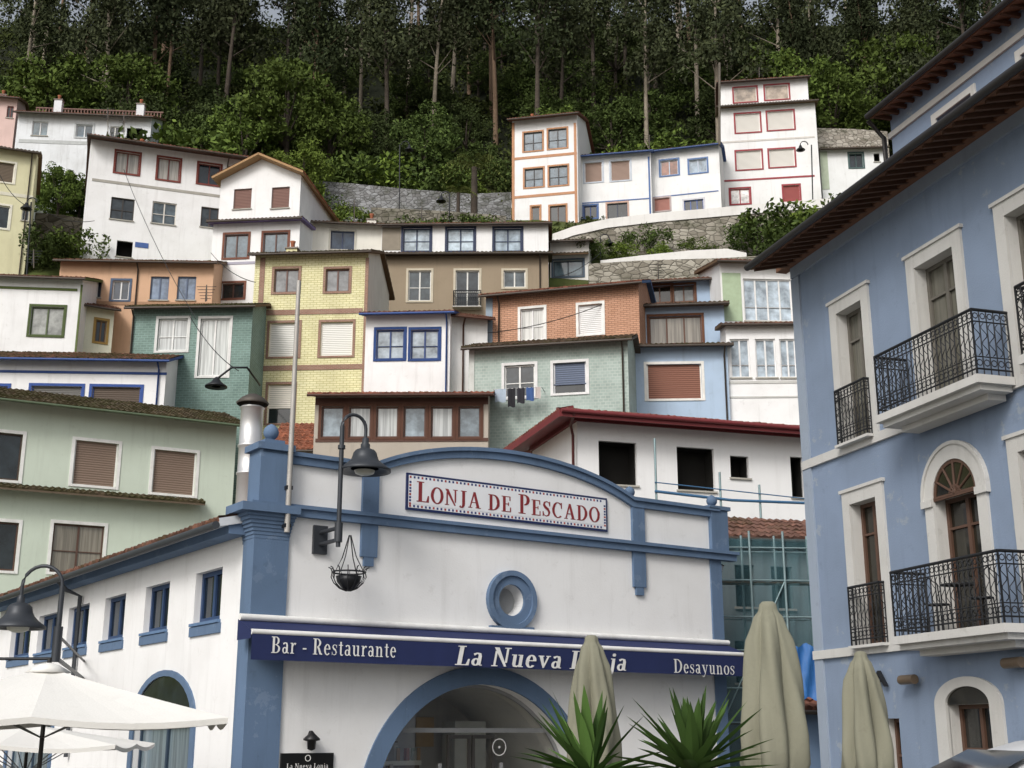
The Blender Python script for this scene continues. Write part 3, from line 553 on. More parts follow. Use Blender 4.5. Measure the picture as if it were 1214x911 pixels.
mb.poly([(0,0,zc-.3),(0,.3,zc-.3),(0,.3,zpar),(0,0,zpar)],WL); mb.poly([(Wd,0,zc-.3),(Wd,.3,zc-.3),(Wd,.3,zpar),(Wd,0,zpar)],WL)
mb.poly([(0,DEP,zc-.3),(Wd,DEP,zc-.3),(Wd/2,DEP,zc+1.2)],WL)
cr=[(rc+rr*math.cos(t),rz+rr*math.sin(t)) for t in np.linspace(0,2*math.pi,33)]
mb.grid([[(s,0,z) for s,z in cr],[(rc+(s-rc)*.85,.3,rz+(z-rz)*.85) for s,z in cr]],stucco('#c8cacc',.3)); mb.obj('wall',e)
for a,b,z0,z1 in sw_:
    o=window(e,mpS,a,b,z0,z1,'g2','#2e4870',None,'#1c242c',.2,sill=BB,fw=.1)
    q=MB(); q.box(mpS,a-.1,b+.1,z0-.28,z0-.07,-.05,.02,BM); q.obj('sill',o)
for a,b,z0,z1 in door2:
    o=window(e,mpS,a,b,z0,z1,'g2','#33475c',None,'c#7c8c94',.2,sill=None,nm='door',fw=.09)
    q=MB(); c_=(a+b)/2; r_=(b-a)/2
    for k_ in range(16):
        t0=math.pi*k_/16; t1=math.pi*(k_+1)/16
        P4=[(c_+R2*math.cos(t),z1+R2*.55*math.sin(t)) for R2,t in ((r_,t0),(r_+.25,t0),(r_+.25,t1),(r_,t1))]
        q.poly([(-.04,y,z) for y,z in P4],BM); q.poly([(-.04,P4[1][0],P4[1][1]),(-.04,P4[2][0],P4[2][1]),(.02,P4[2][0],P4[2][1]),(.02,P4[1][0],P4[1][1])],BM)
    q.poly([(-.01,c_+r_*math.cos(t),z1+r_*.55*math.sin(t)) for t in np.linspace(0,math.pi,17)],glass('#20272b'))
    q.box(mpS,a-.25,a,0,z1,-.04,.02,BM); q.box(mpS,b,b+.25,0,z1,-.04,.02,BM); q.obj('frame',o)
q=MB(); q.poly([(rc+(s-rc)*.85,.28,rz+(z-rz)*.85) for s,z in cr[:-1]],stucco('#8a8c8e',.4)); wo=q.obj('round_window',e)
def ring(mb,c,z,r0,r1,y0,y1,mat,t0=0,t1=2*math.pi,n=40):
    rows=[]
    for i in range(n+1):
        t=t0+(t1-t0)*i/n; C_,S_=math.cos(t),math.sin(t)
        rows.append([(c+r0*C_,y1,z+r0*S_),(c+r0*C_,y0,z+r0*S_),(c+r1*C_,y0,z+r1*S_),(c+r1*C_,y1,z+r1*S_)])
    mb.grid(rows,mat)
q=MB(); ring(q,rc,rz,rr,.56,-.07,.02,BM); ring(q,rc,rz,.56,.68,-.13,.02,BM); q.box(mpF,rc-.5,rc+.5,rz-.8,rz-.6,-.1,.02,BM); q.box(mpF,rc-.6,rc+.6,rz-.72,rz-.6,-.12,.02,BM); q.obj('frame',wo)
q=MB(); ring(q,dc,dz,ri-.02,ro_,-.05,.02,BM,0,math.pi); q.box(mpF,dc-ro_,dc-ri+.02,0,dz,-.05,.02,BM); q.box(mpF,dc+ri-.02,dc+ro_,0,dz,-.05,.02,BM); q.obj('door_surround',e)
gm,ntt,bb=base('clear_glass',.03,.5); 
tr=nd(ntt,'ShaderNodeBsdfTransparent'); gl=nd(ntt,'ShaderNodeBsdfGlossy'); gl.inputs['Roughness'].default_value=.03; mx=nd(ntt,'ShaderNodeMixShader'); mx.inputs[0].default_value=.12
tr.inputs['Color'].default_value=(.9,.92,.92,1); ntt.links.new(tr.outputs[0],mx.inputs[1]); ntt.links.new(gl.outputs[0],mx.inputs[2]); ntt.links.new(mx.outputs[0],ntt.nodes['Material Output'].inputs[0])
q=MB(); q.poly([(s,.5,z) for s,z in AR],gm); zb_=f.L(560,866)[1]; FG=flat('#8c8e90',.4)
q.box(mpF,dc-ri,dc+ri,zb_-.05,zb_+.05,.44,.49,FG)
for k_ in (-.75,-.3,.3,.75):
    s_=dc+ri*k_; q.box(mpF,s_-.035,s_+.035,0,min(zb_-.05,dz+1),.445,.488,FG)
ring(q,dc,dz,ri-.08,ri,.42,.49,FG,0,math.pi)
do=q.obj('glazed_door',e)
for a,b in ((dc-.63,dc-.02),(dc+.02,dc+.63)):
    q=MB(); fd=flat('#3c3a38',.4); q.box(mpF,a,a+.07,0,zb_-.1,.44,.49,fd); q.box(mpF,b-.07,b,0,zb_-.1,.44,.49,fd); q.box(mpF,a+.07,b-.07,zb_-.18,zb_-.1,.44,.49,fd); q.box(mpF,a+.07,b-.07,0,.3,.44,.49,fd); q.obj('door_leaf',do)
q=MB(); cols=['#b8946a','#d8d4c8','#a0503c','#8a9a8c','#d8c890','#5a6a80']
q.box(mpF,dc-2,dc-.2,.9,1.0,2.3,2.9,flat('#d8d4c8',.7)); q.box(mpF,dc-2,dc-.2,0,.9,2.4,2.8,flat('#7a6450',.7))
for i in range(22):
    x=dc-1.9+1.8*random.random(); q.box(mpF,x,x+.09,1.0,1.2+.15*random.random(),2.45+.03*(i%8),2.47+.03*(i%8),flat(cols[i%6],.4))
for z in (1.4,1.75): q.box(mpF,dc-1.7,dc-.4,z,z+.04,3.1,3.4,flat('#6a5440',.7)); [q.box(mpF,dc-1.6+i*.14,dc-1.53+i*.14,z+.04,z+.2+.08*random.random(),3.2,3.27,flat(cols[(i*5)%6],.3)) for i in range(8)]
q.box(mpF,dc+.9,dc+1.8,.2,1.9,2.6,3.2,flat('#c8c8c0',.7)); q.box(mpF,dc+.3,dc+.8,1.3,2.0,3.42,3.46,flat('#c8a470',.7)); q.obj('counter',do)
lg=MB(); sl_,zl_=f.L(592,886,.43); ring(lg,sl_,zl_,.17,.19,.43,.438,flat('#e8e8e6',.6),0,2*math.pi,24); ring(lg,sl_,zl_,.0,.03,.43,.436,flat('#e8e8e6',.6),0,2*math.pi,8); lg.obj('emblem',do)
q=MB(); q.box(mpF,-.15,Wd+.55,zc-.16,zc,-.14,.1,BM); q.box(mpF,-.2,Wd+.6,zc,zc+.08,-.2,.1,BM); q.obj('cornice',e)
q=MB(); pts=[(s,ptop(s)) for s in [0]+list(np.linspace(sA,sB,40))+[Wd]]
for y0,y1,h0,h1 in ((-.1,.38,-.1,.06),(-.16,.42,.06,.15)):
    q.grid([[(s,y,z+h) for s,z in pts] for y,h in ((y0,h0),(y0,h1),(y1,h1),(y1,h0),(y0,h0))],BM)
q.obj('parapet_coping',e)
q=MB()
q.box(mpF,-.06,.72,0,zc-.75,-.06,.5,BM)
for i in range(8):
    t=i/8; g=.28*(t**1.6); q.box(mpF,-.06-g,.72+g*.35,zc-.75+i*.075,zc-.75+(i+1)*.075,-.06-g*.6,.55,BM)
q.box(mpF,-.45,.85,zc-.15,zc+.02,-.3,.6,BM)
q.box(mpF,-.05,.62,zc+.02,zpar+.12,-.16,.45,BM); q.box(mpF,-.14,.7,zpar+.12,zpar+.26,-.22,.52,BM); q.box(mpF,.05,.5,zpar+.26,zpar+.36,-.1,.4,BM); q.obj('pilaster',e); q=MB()
q.box(mpF,Wd-.32,Wd+.06,0,zc-.16,-.05,.4,BM); q.box(mpF,Wd-.3,Wd+.3,zc+.08,zpar+.1,-.12,.42,BM); q.box(mpF,Wd-.38,Wd+.38,zpar+.1,zpar+.2,-.16,.46,BM); q.obj('pilaster',e)
for px_,zlo in ((437,f.L(437,672)[1]),(755,f.L(755,706)[1])):
    q=MB(); s_=f.L(px_,620)[0]; q.box(mpF,s_-.2,s_+.2,zlo+.2,zpar-.1,-.08,.02,BM)
    q.box(mpF,s_-.12,s_+.12,zlo,zlo+.2,-.07,.02,BM); q.obj('trim',e)
for s_,y_,fr_ in ((.28,.15,.85),(Wd,.15,.75),(sB+.05,.1,.7)):
    q=MB(); zz_=zpar+(.36 if s_<1 else .2 if fr_>.72 else .14); q.lathe([(a*fr_,b*fr_) for a,b in ((.05,0),(.07,.05),(.13,.09),(.18,.16),(.195,.24),(.17,.34),(.1,.41),(.03,.45),(.001,.46))],(s_,y_,zz_),BM,16); q.obj('ball_finial',e)
q=MB(); rmL=tile('#7a5444',.25); tL=math.tan(math.radians(13)); h_=Wd/2; zs=zc-.15
slab(q,(-.7,DEP+.3,zs-.7*tL),(0,-DEP-.0,0),(h_+.7,0,(h_+.7)*tL),rmL,flat('#cfd4da',.8),th=.14); slab(q,(Wd+.5,.35,zs-.5*tL),(0,DEP,0),(-h_-.5,0,(h_+.5)*tL),rmL,flat('#cfd4da',.8))
q.box(mpS,.35,DEP,zs-.42,zs-.16,-.45,-.05,BM); q.box(mpS,.35,DEP,zs-.24,zs-.14,-.66,-.45,BM); ro=q.obj('roof',e)
q=MB(); q.tube([(-.76,.3,zs-.28),(-.76,DEP,zs-.28)],.085,flat('#3c4046',.5),8); y_=f.S(100,700)[0]; q.tube([(-.76,y_,zs-.3),(-.5,y_,zs-.55),(-.1,y_,zs-.7),(-.1,y_,1.)],.06,flat('#3c4046',.5),8); q.obj('gutter',ro)
def textmesh(body,par,s0,s1,z0,z1,d,mat,ext=.01,bold=0,shear=0,nm='lettering'):
    cu=bpy.data.curves.new('t','FONT'); cu.body=body; cu.offset=bold; cu.extrude=.01; cu.shear=shear
    ob=bpy.data.objects.new('t',cu); scn.collection.objects.link(ob); bpy.context.view_layer.update()
    me=bpy.data.meshes.new_from_object(ob.evaluated_get(bpy.context.evaluated_depsgraph_get())); bpy.data.objects.remove(ob)
    V=np.array([v.co[:] for v in me.vertices]); mn=V.min(0);mxx=V.max(0); sx=(s1-s0)/(mxx[0]-mn[0]); sz=(z1-z0)/(mxx[1]-mn[1])
    mb=MB(); k=mb.mi(mat)
    mb.v=[(s0+(v[0]-mn[0])*sx,d-(v[2]-mn[2])/.02*ext,z0+(v[1]-mn[1])*sz) for v in V]
    mb.f=[tuple(p.vertices) for p in me.polygons]; mb.m=[k]*len(mb.f); mb.sm=[False]*len(mb.f); return mb.obj(nm,par)
def R_(a,b,c,d): return [[(a,b),(c,b),(c,d),(a,d)]]
def EL(cx,cy,rx,ry,ix,iy,t0,t1,n=18):
    o=[]
    for i in range(n):
        a=math.radians(t0+(t1-t0)*i/n); b=math.radians(t0+(t1-t0)*(i+1)/n)
        o.append([(cx+ix*math.cos(a),cy+iy*math.sin(a)),(cx+rx*math.cos(a),cy+ry*math.sin(a)),(cx+rx*math.cos(b),cy+ry*math.sin(b)),(cx+ix*math.cos(b),cy+iy*math.sin(b))])
    return o
def SP(pts,ws):
    o=[];n=len(pts);N=[]
    for i in range(n):
        dx=pts[min(i+1,n-1)][0]-pts[max(i-1,0)][0]; dy=pts[min(i+1,n-1)][1]-pts[max(i-1,0)][1]; l=math.hypot(dx,dy); N.append((-dy/l*ws[i]/2,dx/l*ws[i]/2))
    for i in range(n-1):
        a,b=pts[i],pts[i+1]; o.append([(a[0]+N[i][0],a[1]+N[i][1]),(a[0]-N[i][0],a[1]-N[i][1]),(b[0]-N[i+1][0],b[1]-N[i+1][1]),(b[0]+N[i+1][0],b[1]+N[i+1][1])])
    return o
ST_=R_(.1,.05,.27,.95)
SS_=SP([(.54,.74),(.5,.9),(.32,.98),(.14,.9),(.1,.74),(.2,.6),(.42,.46),(.52,.28),(.46,.1),(.28,.02),(.1,.1),(.04,.28)],[.04,.05,.06,.09,.14,.17,.17,.14,.09,.06,.05,.04])+R_(.52,.68,.57,.98)+R_(.01,.02,.06,.32)
GLY={'L':(.66,ST_+R_(0,.95,.37,1)+R_(0,0,.64,.05)+[[(.52,.05),(.64,.05),(.64,.33),(.6,.33)]]),
'O':(.84,EL(.42,.5,.42,.52,.25,.46,0,360,28)),
'N':(.88,R_(.1,.05,.17,.8)+R_(.67,.2,.74,.95)+[[(.02,1),(.22,1),(.74,0),(.66,0)]]+R_(0,0,.28,.05)+R_(.56,.95,.86,1)),
'J':(.5,R_(.2,.2,.37,.95)+R_(.1,.95,.48,1)+SP([(.285,.22),(.27,.08),(.2,-.02),(.1,-.04),(.02,.03)],[.17,.15,.1,.08,.13])),
'A':(.88,[[(.36,1),(.5,1),(.78,.05),(.6,.05)],[(.37,.97),(.42,.85),(.16,.05),(.1,.05)]]+R_(.22,.32,.6,.37)+R_(0,0,.27,.05)+R_(.52,0,.87,.05)),
'D':(.85,ST_+R_(0,.95,.36,1)+R_(0,0,.36,.05)+EL(.34,.5,.47,.5,.29,.44,-90,90)),
'E':(.7,ST_+R_(0,.95,.62,1)+R_(0,0,.66,.05)+R_(.27,.48,.48,.53)+R_(.57,.72,.62,.95)+R_(.61,.05,.66,.3)+R_(.46,.4,.5,.61)),
'P':(.68,ST_+R_(0,.95,.36,1)+R_(0,0,.4,.05)+EL(.34,.72,.31,.28,.14,.22,-90,90)),
'S':(.62,SS_),'C':(.8,EL(.43,.5,.42,.52,.26,.46,48,312,24)+R_(.68,.62,.73,1)),' ':(.3,[]),'-':(.36,R_(.03,.28,.33,.37)),
'B':(.74,ST_+R_(0,.95,.38,1)+R_(0,0,.38,.05)+EL(.36,.75,.26,.25,.11,.2,-90,90)+EL(.36,.26,.33,.26,.17,.21,-90,90)+R_(.27,.49,.4,.53)),
'R':(.8,ST_+R_(0,.95,.36,1)+R_(0,0,.37,.05)+EL(.34,.73,.3,.27,.14,.21,-90,90)+SP([(.36,.5),(.48,.36),(.6,.07),(.76,.02)],[.1,.16,.16,.06]))}
vv=[[(.05,.61),(.21,.61),(.37,.1),(.31,0)],[(.49,.61),(.55,.61),(.35,0),(.3,0)]]+R_(0,.61,.27,.66)+R_(.42,.61,.63,.66)
LOW={'a':(.56,EL(.22,.19,.2,.2,.09,.14,0,360)+R_(.33,.03,.46,.5)+SP([(.395,.48),(.36,.61),(.23,.65),(.09,.57)],[.13,.11,.06,.12])+R_(.46,0,.54,.06)),
'r':(.47,R_(.08,.05,.21,.61)+R_(0,0,.3,.05)+R_(0,.61,.21,.66)+SP([(.2,.45),(.26,.59),(.35,.63),(.43,.57)],[.05,.07,.1,.14])),
'e':(.55,EL(.27,.33,.26,.35,.12,.29,5,318)+R_(.12,.34,.52,.39)),
's':(.46,[[(x*.72,y*.67) for x,y in p] for p in SS_]),
't':(.4,R_(.12,.1,.25,.85)+R_(0,.61,.36,.66)+SP([(.185,.12),(.22,.03),(.31,.01),(.38,.07)],[.13,.1,.07,.03])),
'u':(.66,R_(.08,.14,.21,.61)+R_(0,.61,.21,.66)+R_(.42,.05,.55,.61)+R_(.34,.61,.55,.66)+R_(.42,0,.63,.05)+SP([(.145,.16),(.19,.05),(.3,.02),(.42,.1)],[.13,.11,.07,.04])),
'n':(.66,R_(.08,.05,.21,.61)+R_(0,0,.29,.05)+R_(0,.61,.21,.66)+R_(.42,.05,.55,.47)+R_(.34,0,.63,.05)+SP([(.21,.52),(.3,.62),(.42,.61),(.485,.45)],[.04,.07,.11,.13])),
'v':(.64,vv),'y':(.64,vv+SP([(.32,.02),(.24,-.16),(.12,-.22),(.03,-.18)],[.05,.05,.06,.12])),
'o':(.6,EL(.29,.33,.28,.35,.14,.3,0,360)),
'j':(.34,R_(.12,-.1,.25,.61)+R_(.04,.61,.25,.66)+EL(.185,.86,.08,.09,0,0,0,360,10)+SP([(.185,-.08),(.15,-.19),(.05,-.23),(-.03,-.16)],[.13,.11,.06,.09]))}
def seriftext(body,par,s0,s1,z0,z1,d,mat,caps=True,shear=0,bold=0):
    G=[]
    for c_ in body:
        if caps: G.append((*GLY[c_.upper()],1 if c_.isupper() else .8))
        else: G.append((*(LOW.get(c_) or GLY[c_]),1))
    tot=sum(w_*k+.1 for w_,_,k in G)-.1; u=(s1-s0)/tot; H=z1-z0; x=s0; i=0; gq=MB()
    for w_,ps,k in G:
        for p in ps:
            for bx in ([0] if not bold else [-bold,bold]):
                gq.poly([(x+(a*k+bx)*u+shear*b*k*H,d-.0005*(i%17),z0+b*k*H) for a,b in p],mat); i+=1
        x+=(w_*k+.1)*u
    return gq.obj('lettering',par)
aw=f.root('awning',(0,-.1,3)); tag(aw,'retracted navy blue shop awning with white lettering on the market wall','awning')
NV=flat('#1e2a58',.8,0,.15,'canvas'); WT=flat('#e8e8e6',.7)
a0=f.L(298,760,-.75)[0]; a1=f.L(886,790,-.75)[0]
z1_=(f.L(298,749,-.75)[1]+f.L(883,779,-.75)[1])/2; z0_=(f.L(298,776,-.75)[1]+f.L(883,807,-.75)[1])/2
q=MB(); q.poly([(a0,-.02,z1_+.32),(a1,-.02,z1_+.32),(a1,-.72,z1_+.06),(a0,-.72,z1_+.06)],NV)
q.poly([(a0,-.72,z1_+.06),(a0,-.02,z1_+.32),(a0,-.02,z1_-.1),(a0,-.72,z1_-.1)],NV); q.poly([(a1,-.72,z1_+.06),(a1,-.02,z1_+.32),(a1,-.02,z1_-.1),(a1,-.72,z1_-.1)],NV)
rows=[[(a0+(a1-a0)*i/80,-.76+.006*math.sin(i*1.1)*t,z1_+(z0_-z1_)*t) for i in range(81)] for t in (0,.5,1)]; q.grid(rows,NV,True); q.obj('fabric',aw)
q=MB(); q.tube([(a0,-.73,z1_+.03),(a1,-.73,z1_+.03)],.055,WT,10); q.tube([(a0,-.1,z1_+.36),(a1,-.1,z1_+.36)],.07,WT,10); 
for s_ in np.linspace(a0+.3,a1-.8,5): q.tube([(s_,-.05,z1_+.1),(s_,-.7,z1_-.02)],.025,WT,6)
q.obj('bar',aw)
def tx(body,x0,yA,x1,yB,**k):
    s0=f.L(x0,(yA+yB)/2-(x1-x0)*.03,-.79)[0]; s1=f.L(x1,(yA+yB)/2+(x1-x0)*.03,-.79)[0]; xm=(x0+x1)/2
    seriftext(body,aw,s0,s1,f.L(xm,yB,-.79)[1],f.L(xm,yA,-.79)[1],-.785,WT,caps=False,**k)
tx('Bar - Restaurante',322,758,470,777); tx('La Nueva Lonja',540,770,742,792,shear=.22,bold=.022); tx('Desayunos',799,783,871,799)
sg=f.root('sign',(f.L(600,600)[0],-.05,zc+.1)); tag(sg,'tiled sign with red lettering and navy border on the parapet','sign')
s0,s1,_,_=f.rect(482,570,720,620,-.06); zt_=(f.L(482,558,-.06)[1]+f.L(720,593,-.06)[1])/2; zb_=(f.L(482,600,-.06)[1]+f.L(720,634,-.06)[1])/2
q=MB(); q.box(mpF,s0,s1,zb_,zt_,-.05,.01,flat('#23305e',.4)); q.box(mpF,s0+.05,s1-.05,zb_+.05,zt_-.05,-.056,-.045,flat('#e4e6ea',.3,0,.08)); q.obj('border',sg)
q=MB(); nn=54; m1=flat('#2a3a78',.4); m2=flat('#a83a34',.4)
for i in range(nn):
    s_=s0+.07+(s1-s0-.2)*i/nn
    for zz in (zb_+.065,zt_-.115): q.box(mpF,s_,s_+.045,zz,zz+.05,-.06,-.05,m1 if i%3 else m2)
for i in range(8):
    zz=zb_+.12+(zt_-zb_-.28)*i/8
    for s_ in (s0+.065,s1-.115): q.box(mpF,s_,s_+.05,zz,zz+.045,-.06,-.05,m1 if i%3 else m2)
q.obj('tile_pattern',sg)
q=MB(); q.box(mpF,s0+.14,s1-.14,zb_+.14,zt_-.14,-.062,-.05,flat('#e4e6ea',.3,0,.06)); q.obj('panel',sg)
seriftext('Lonja de Pescado',sg,s0+.26,s1-.26,zb_+.2,zt_-.17,-.0635,flat('#8e2a30',.4),bold=.012)
mbd=f.root('menu_board',(f.L(364,900)[0],-.06,0)); tag(mbd,'black menu board with white writing on the market wall','sign')
r=f.rect(333,893,395,935,-.06); q=MB(); q.box(mpF,r[0],r[1],r[2],r[3],-.06,0,flat('#101010',.3)); q.obj('panel',mbd); seriftext('La Nueva Lonja',mbd,r[0]+.12,r[1]-.12,r[3]-.3,r[3]-.2,-.062,WT,caps=False)
s_=(r[0]+r[1])/2; q=MB(); ring(q,s_,r[3]-.1,.05,.065,-.066,-.058,WT,0,math.pi*2,16); q.obj('emblem',mbd)
wl=f.root('wall_lamp',(s_,-.1,r[3]+.1)); tag(wl,'small black lantern above the menu board','lamp'); q=MB(); q.lathe([(.02,.35),(.06,.3),(.17,.2),(.17,.17),(.09,.15),(.08,0),(.02,-.03)],(s_,-.2,r[3]+.08),flat('#1a1a1c',.4),14); q.tube([(s_,0,r[3]+.3),(s_,-.1,r[3]+.42),(s_,-.2,r[3]+.42)],.02,flat('#1a1a1c',.4)); q.obj('lantern',wl)
IR=flat('#26282c',.45,.3,.2,'iron'); IRL=flat('#3c4046',.45,.3,.2,'iron')
def arc(c,r,t0,t1,n=12,ax='x'):
    return [(c[0]+r*math.cos(t),c[1],c[2]+r*math.sin(t)) for t in np.linspace(t0,t1,n)]
def gooselamp(fr,s,d,zlo,ztop,side,rad,bell,wall,label):
    e=fr.root('street_lamp',(s,d,zlo)); tag(e,label,'street lamp','bell-shaped street lamps'); q=MB()
    q.tube([(s,d,zlo),(s,d,ztop)],.05,IRL,10); q.tube([(s,d,zlo+.1),(s,d,zlo+.5)],.085,IRL,10); q.tube([(s,d,ztop-.5),(s,d,ztop-.42)],.08,IRL,10)
    a=arc((s+side*rad,d,ztop),rad,math.pi if side>0 else 0,0 if side>0 else math.pi); q.tube(a+[(s+side*2*rad,d,ztop-.3)],.038,IRL,8)
    q.obj('post',e); x=s+side*2*rad; z=ztop-.3; b=MB()
    b.lathe([(.04,.12),(.07,.1),(.07,0),(.1,-.03),(.1,-.12),(.2,-.16),(.25,-.22),(.27,-.3),(.3,-.38),(.42*bell,-.48),(.56*bell,-.58),(.56*bell,-.63),(.46*bell,-.6),(.3,-.56)],(x,d,z),IRL,28); b.lathe([(.22,-.6),(.2,-.66),(.1,-.7),(.001,-.71)],(x,d,z),flat('#b8b8ac',.3),16); b.obj('lamp_shade',e)
    k=MB()
    for zz in wall: k.tube([(s,d,zz),(s,0,zz)],.045,IRL,8)
    k.box(mpF,s-.16,s+.16,min(wall)-.2,max(wall)+.15,-.08,0.0,IRL); k.obj('bracket',e)
    return e
s_,zl=f.L(401,640,-.9); _,ztp=f.L(405,505,-.9); 
le=gooselamp(f,s_,-.9,zl-.15,ztp,1,.28,1.0,(zl,zl+.25),'black bell-shaped street lamp on a wall bracket of the market')
bs_,bz=f.L(413,695,-.9); hb=f.root('hanging_basket',(bs_,-.9,bz)); tag(hb,'black openwork iron hanging planter on chains under the lamp','planter')
q=MB(); q.lathe([(.02,-.1),(.08,-.08),(.16,-.02),(.24,.08),(.27,.2),(.24,.2)],(bs_,-.9,bz),IR,20)
for k_ in range(12):
    t=k_*math.pi/6; q.tube([(bs_+r2*math.cos(t),-.9+r2*math.sin(t),bz+zz) for r2,zz in ((.05,-.1),(.18,-.05),(.3,.06),(.36,.18),(.34,.28),(.37,.36),(.42,.38))],.012,IR,5)
ring_pts=[(bs_+.345*math.cos(t),-.9+.345*math.sin(t),bz+.28) for t in np.linspace(0,2*math.pi,25)]; q.tube(ring_pts,.018,IR,5); q.obj('bowl',hb); q=MB()
for k_ in range(4):
    t=k_*1.57+.6; q.tube([(bs_+.34*math.cos(t),-.9+.34*math.sin(t),bz+.28),(bs_+.16*math.cos(t),-.9+.16*math.sin(t),bz+.6),(bs_+.02*math.cos(t),-.9+.02*math.sin(t),bz+1.05)],.012,IR,5)
q.obj('chain',hb)
def bell_at(px,py,D,zpost_lo,px_post,label,pyTop):
    a=P(px,py,D); p=P(px_post,py,D); top=P(px_post,pyTop,D); e=empty('street_lamp',(p.x,p.y,zpost_lo),0,(p.x,p.y,zpost_lo)); tag(e,label,'street lamp','bell-shaped street lamps')
    R2=abs(p.x-a.x)/2; sd=-1 if a.x<p.x else 1; q=MB(); q.tube([(p.x,p.y,zpost_lo),(p.x,p.y,top.z)],.055,IRL,10)
    ac=arc(((p.x+a.x)/2,p.y,top.z),R2,0 if sd<0 else math.pi,math.pi if sd<0 else 0); q.tube(ac+[(a.x,p.y,a.z+.45)],.038,IRL,8); q.tube([(p.x,p.y,zpost_lo),(p.x,p.y,zpost_lo+.7)],.09,IRL,10); q.obj('post',e)
    b=MB(); b.lathe([(.04,.55),(.07,.5),(.08,.4),(.18,.36),(.24,.3),(.26,.2),(.3,.12),(.4,.02),(.54,-.08),(.54,-.13),(.42,-.12),(.3,-.05)],(a.x,p.y,a.z),IRL,28); b.lathe([(.22,-.1),(.2,-.16),(.1,-.2),(.001,-.21)],(a.x,p.y,a.z),flat('#b8b8ac',.3),16); b.obj('lamp_shade',e); return e,p,top
e1,p,top=bell_at(22,738,26,P(70,785,26).z,70,'black bell-shaped street lamp bracketed from the market side wall',695)
q=MB(); zq=P(70,780,26).z; wpt=LO.W((0,LO.S(100,775)[0],0))
q.tube([(p.x,p.y,zq),(wpt.x,wpt.y,zq)],.045,IR,8); q.tube([(p.x-1.4,p.y,zq-.02),(p.x,p.y,zq-.02)],.03,IR,8); q.tube([(p.x,p.y,zq+.45),(wpt.x,wpt.y,zq+.45)],.03,IR,8); q.obj('bracket',e1)
q=MB(); s_,z_=f.L(338,632,-.15); zt2=f.L(359,336,-.15)[1]; pe=f.root('flag_pole',(s_,-.2,z_)); tag(pe,'tall bare grey metal flagpole fixed to the market parapet','pole')
q.tube([(s_,-.24,z_),(s_,-.24,z_+(zt2-z_)*.5),(s_+.0,-.24,zt2)],.06,flat('#b0aca6',.5,.2),10,.045); q.obj('shaft',pe); q=MB(); 
for k_ in (.1,.9): q.box(mpF,s_-.07,s_+.07,z_+k_,z_+k_+.08,-.28,-.05,IR)
q.obj('bracket',pe)
q=MB(); fl=P(294,575,33); fe=empty('flue_pipe',(fl.x,fl.y,fl.z-1.2),0,(fl.x,fl.y,fl.z-1.2)); tag(fe,'shiny stainless steel flue pipe on the market roof','chimney'); z9=P(294,485,33).z
SS=flat('#d4d4d4',.38,.6,.15,'steel'); q.lathe([(.3,-1.2),(.3,.25),(.33,.27),(.33,.31),(.3,.33),(.3,1.),(.33,1.02),(.33,1.06),(.3,1.08),(.3,z9-fl.z),(.34,z9-fl.z+.02),(.28,z9-fl.z+.06),(.001,z9-fl.z+.06)],fl,SS,24); q.obj('pipe',fe)
q=MB(); q.lathe([(.42,.12),(.44,.16),(.3,.3),(.12,.4),(.001,.42)],(fl.x,fl.y,z9),flat('#5a544e',.6,.5),20); 
for k_ in range(4): q.tube([(fl.x+.26*math.cos(k_*1.57),fl.y+.26*math.sin(k_*1.57),z9),(fl.x+.34*math.cos(k_*1.57),fl.y+.34*math.sin(k_*1.57),z9+.15)],.015,IR,5)
q.obj('cap',fe)
house('rendered building wrapped in scaffold netting with old tiled roof',846,634,985,640,37,stucco('#6f7c80',.5),[(872,670,895,720,'k'),(915,672,940,722,'k'),(872,760,895,810,'k'),(915,762,940,812,'k')],rm=tile('#7a584c',.2),dep=1.6,roof='m',pitch=24,cat='building',under='#4a4038',ov=.4)
fsf=Fr(848,700,35.3,math.radians(5),0); se=fsf.root('scaffold'); tag(se,'steel scaffolding tower draped with turquoise safety netting','scaffold'); q=MB(); PIP=flat('#8ca4a8',.5,.4)
zz=[1.9,3.8,5.7]
SWd=fsf.L(968,700)[0]; SH=fsf.L(900,640)[1]
for s_ in np.linspace(0,SWd,4):
    for d_ in (-.25,.6): q.tube([(s_,d_,0),(s_,d_,SH+.2)],.035,PIP,6)
for z_ in zz:
    if z_>SH-.3: continue
    for d_ in (-.25,.6):
        q.tube([(0,d_,z_+.9),(SWd,d_,z_+.9)],.024,PIP,6); q.tube([(0,d_,z_),(SWd,d_,z_)],.024,PIP,6)
    q.box(mpF,0,SWd,z_-.05,z_,.05,.55,flat('#6a5a44',.8))
for i in range(3):
    if i<2: q.tube([(SWd*i/3,-.25,zz[i]),(SWd*(i+1)/3,-.25,zz[i]+1.9)],.022,PIP,5)
q.obj('framework',se)
nm_,ntt,bb=base('mesh_netting',.8,.2); bb.inputs['Base Color'].default_value=C('#4a6c74'); 
ntt.links.new(ramp(ntt,noise(ntt,coords(ntt,(1,1,.4)),1.6,6),.3,.7,.3,.65),bb.inputs['Alpha'])
q=MB(); q.grid([[(SWd*i/40,-.18+.05*math.sin(i*.9+j)+.03*math.sin(i*2.3),SH-j*SH/11) for i in range(41)] for j in range(12)],nm_,True); q.obj('netting',se)
q=MB(); sc2=Fr(775,590,41,math.radians(12),3)
se2=sc2.root('scaffold'); tag(se2,'slender steel scaffold poles with blue cord before the white house','scaffold')
for px_,pt in ((776,520),(853,560),(900,575)):
    s_,zt3=sc2.L(px_,pt); q.tube([(s_,0,0),(s_,0,zt3)],.04,PIP,6)
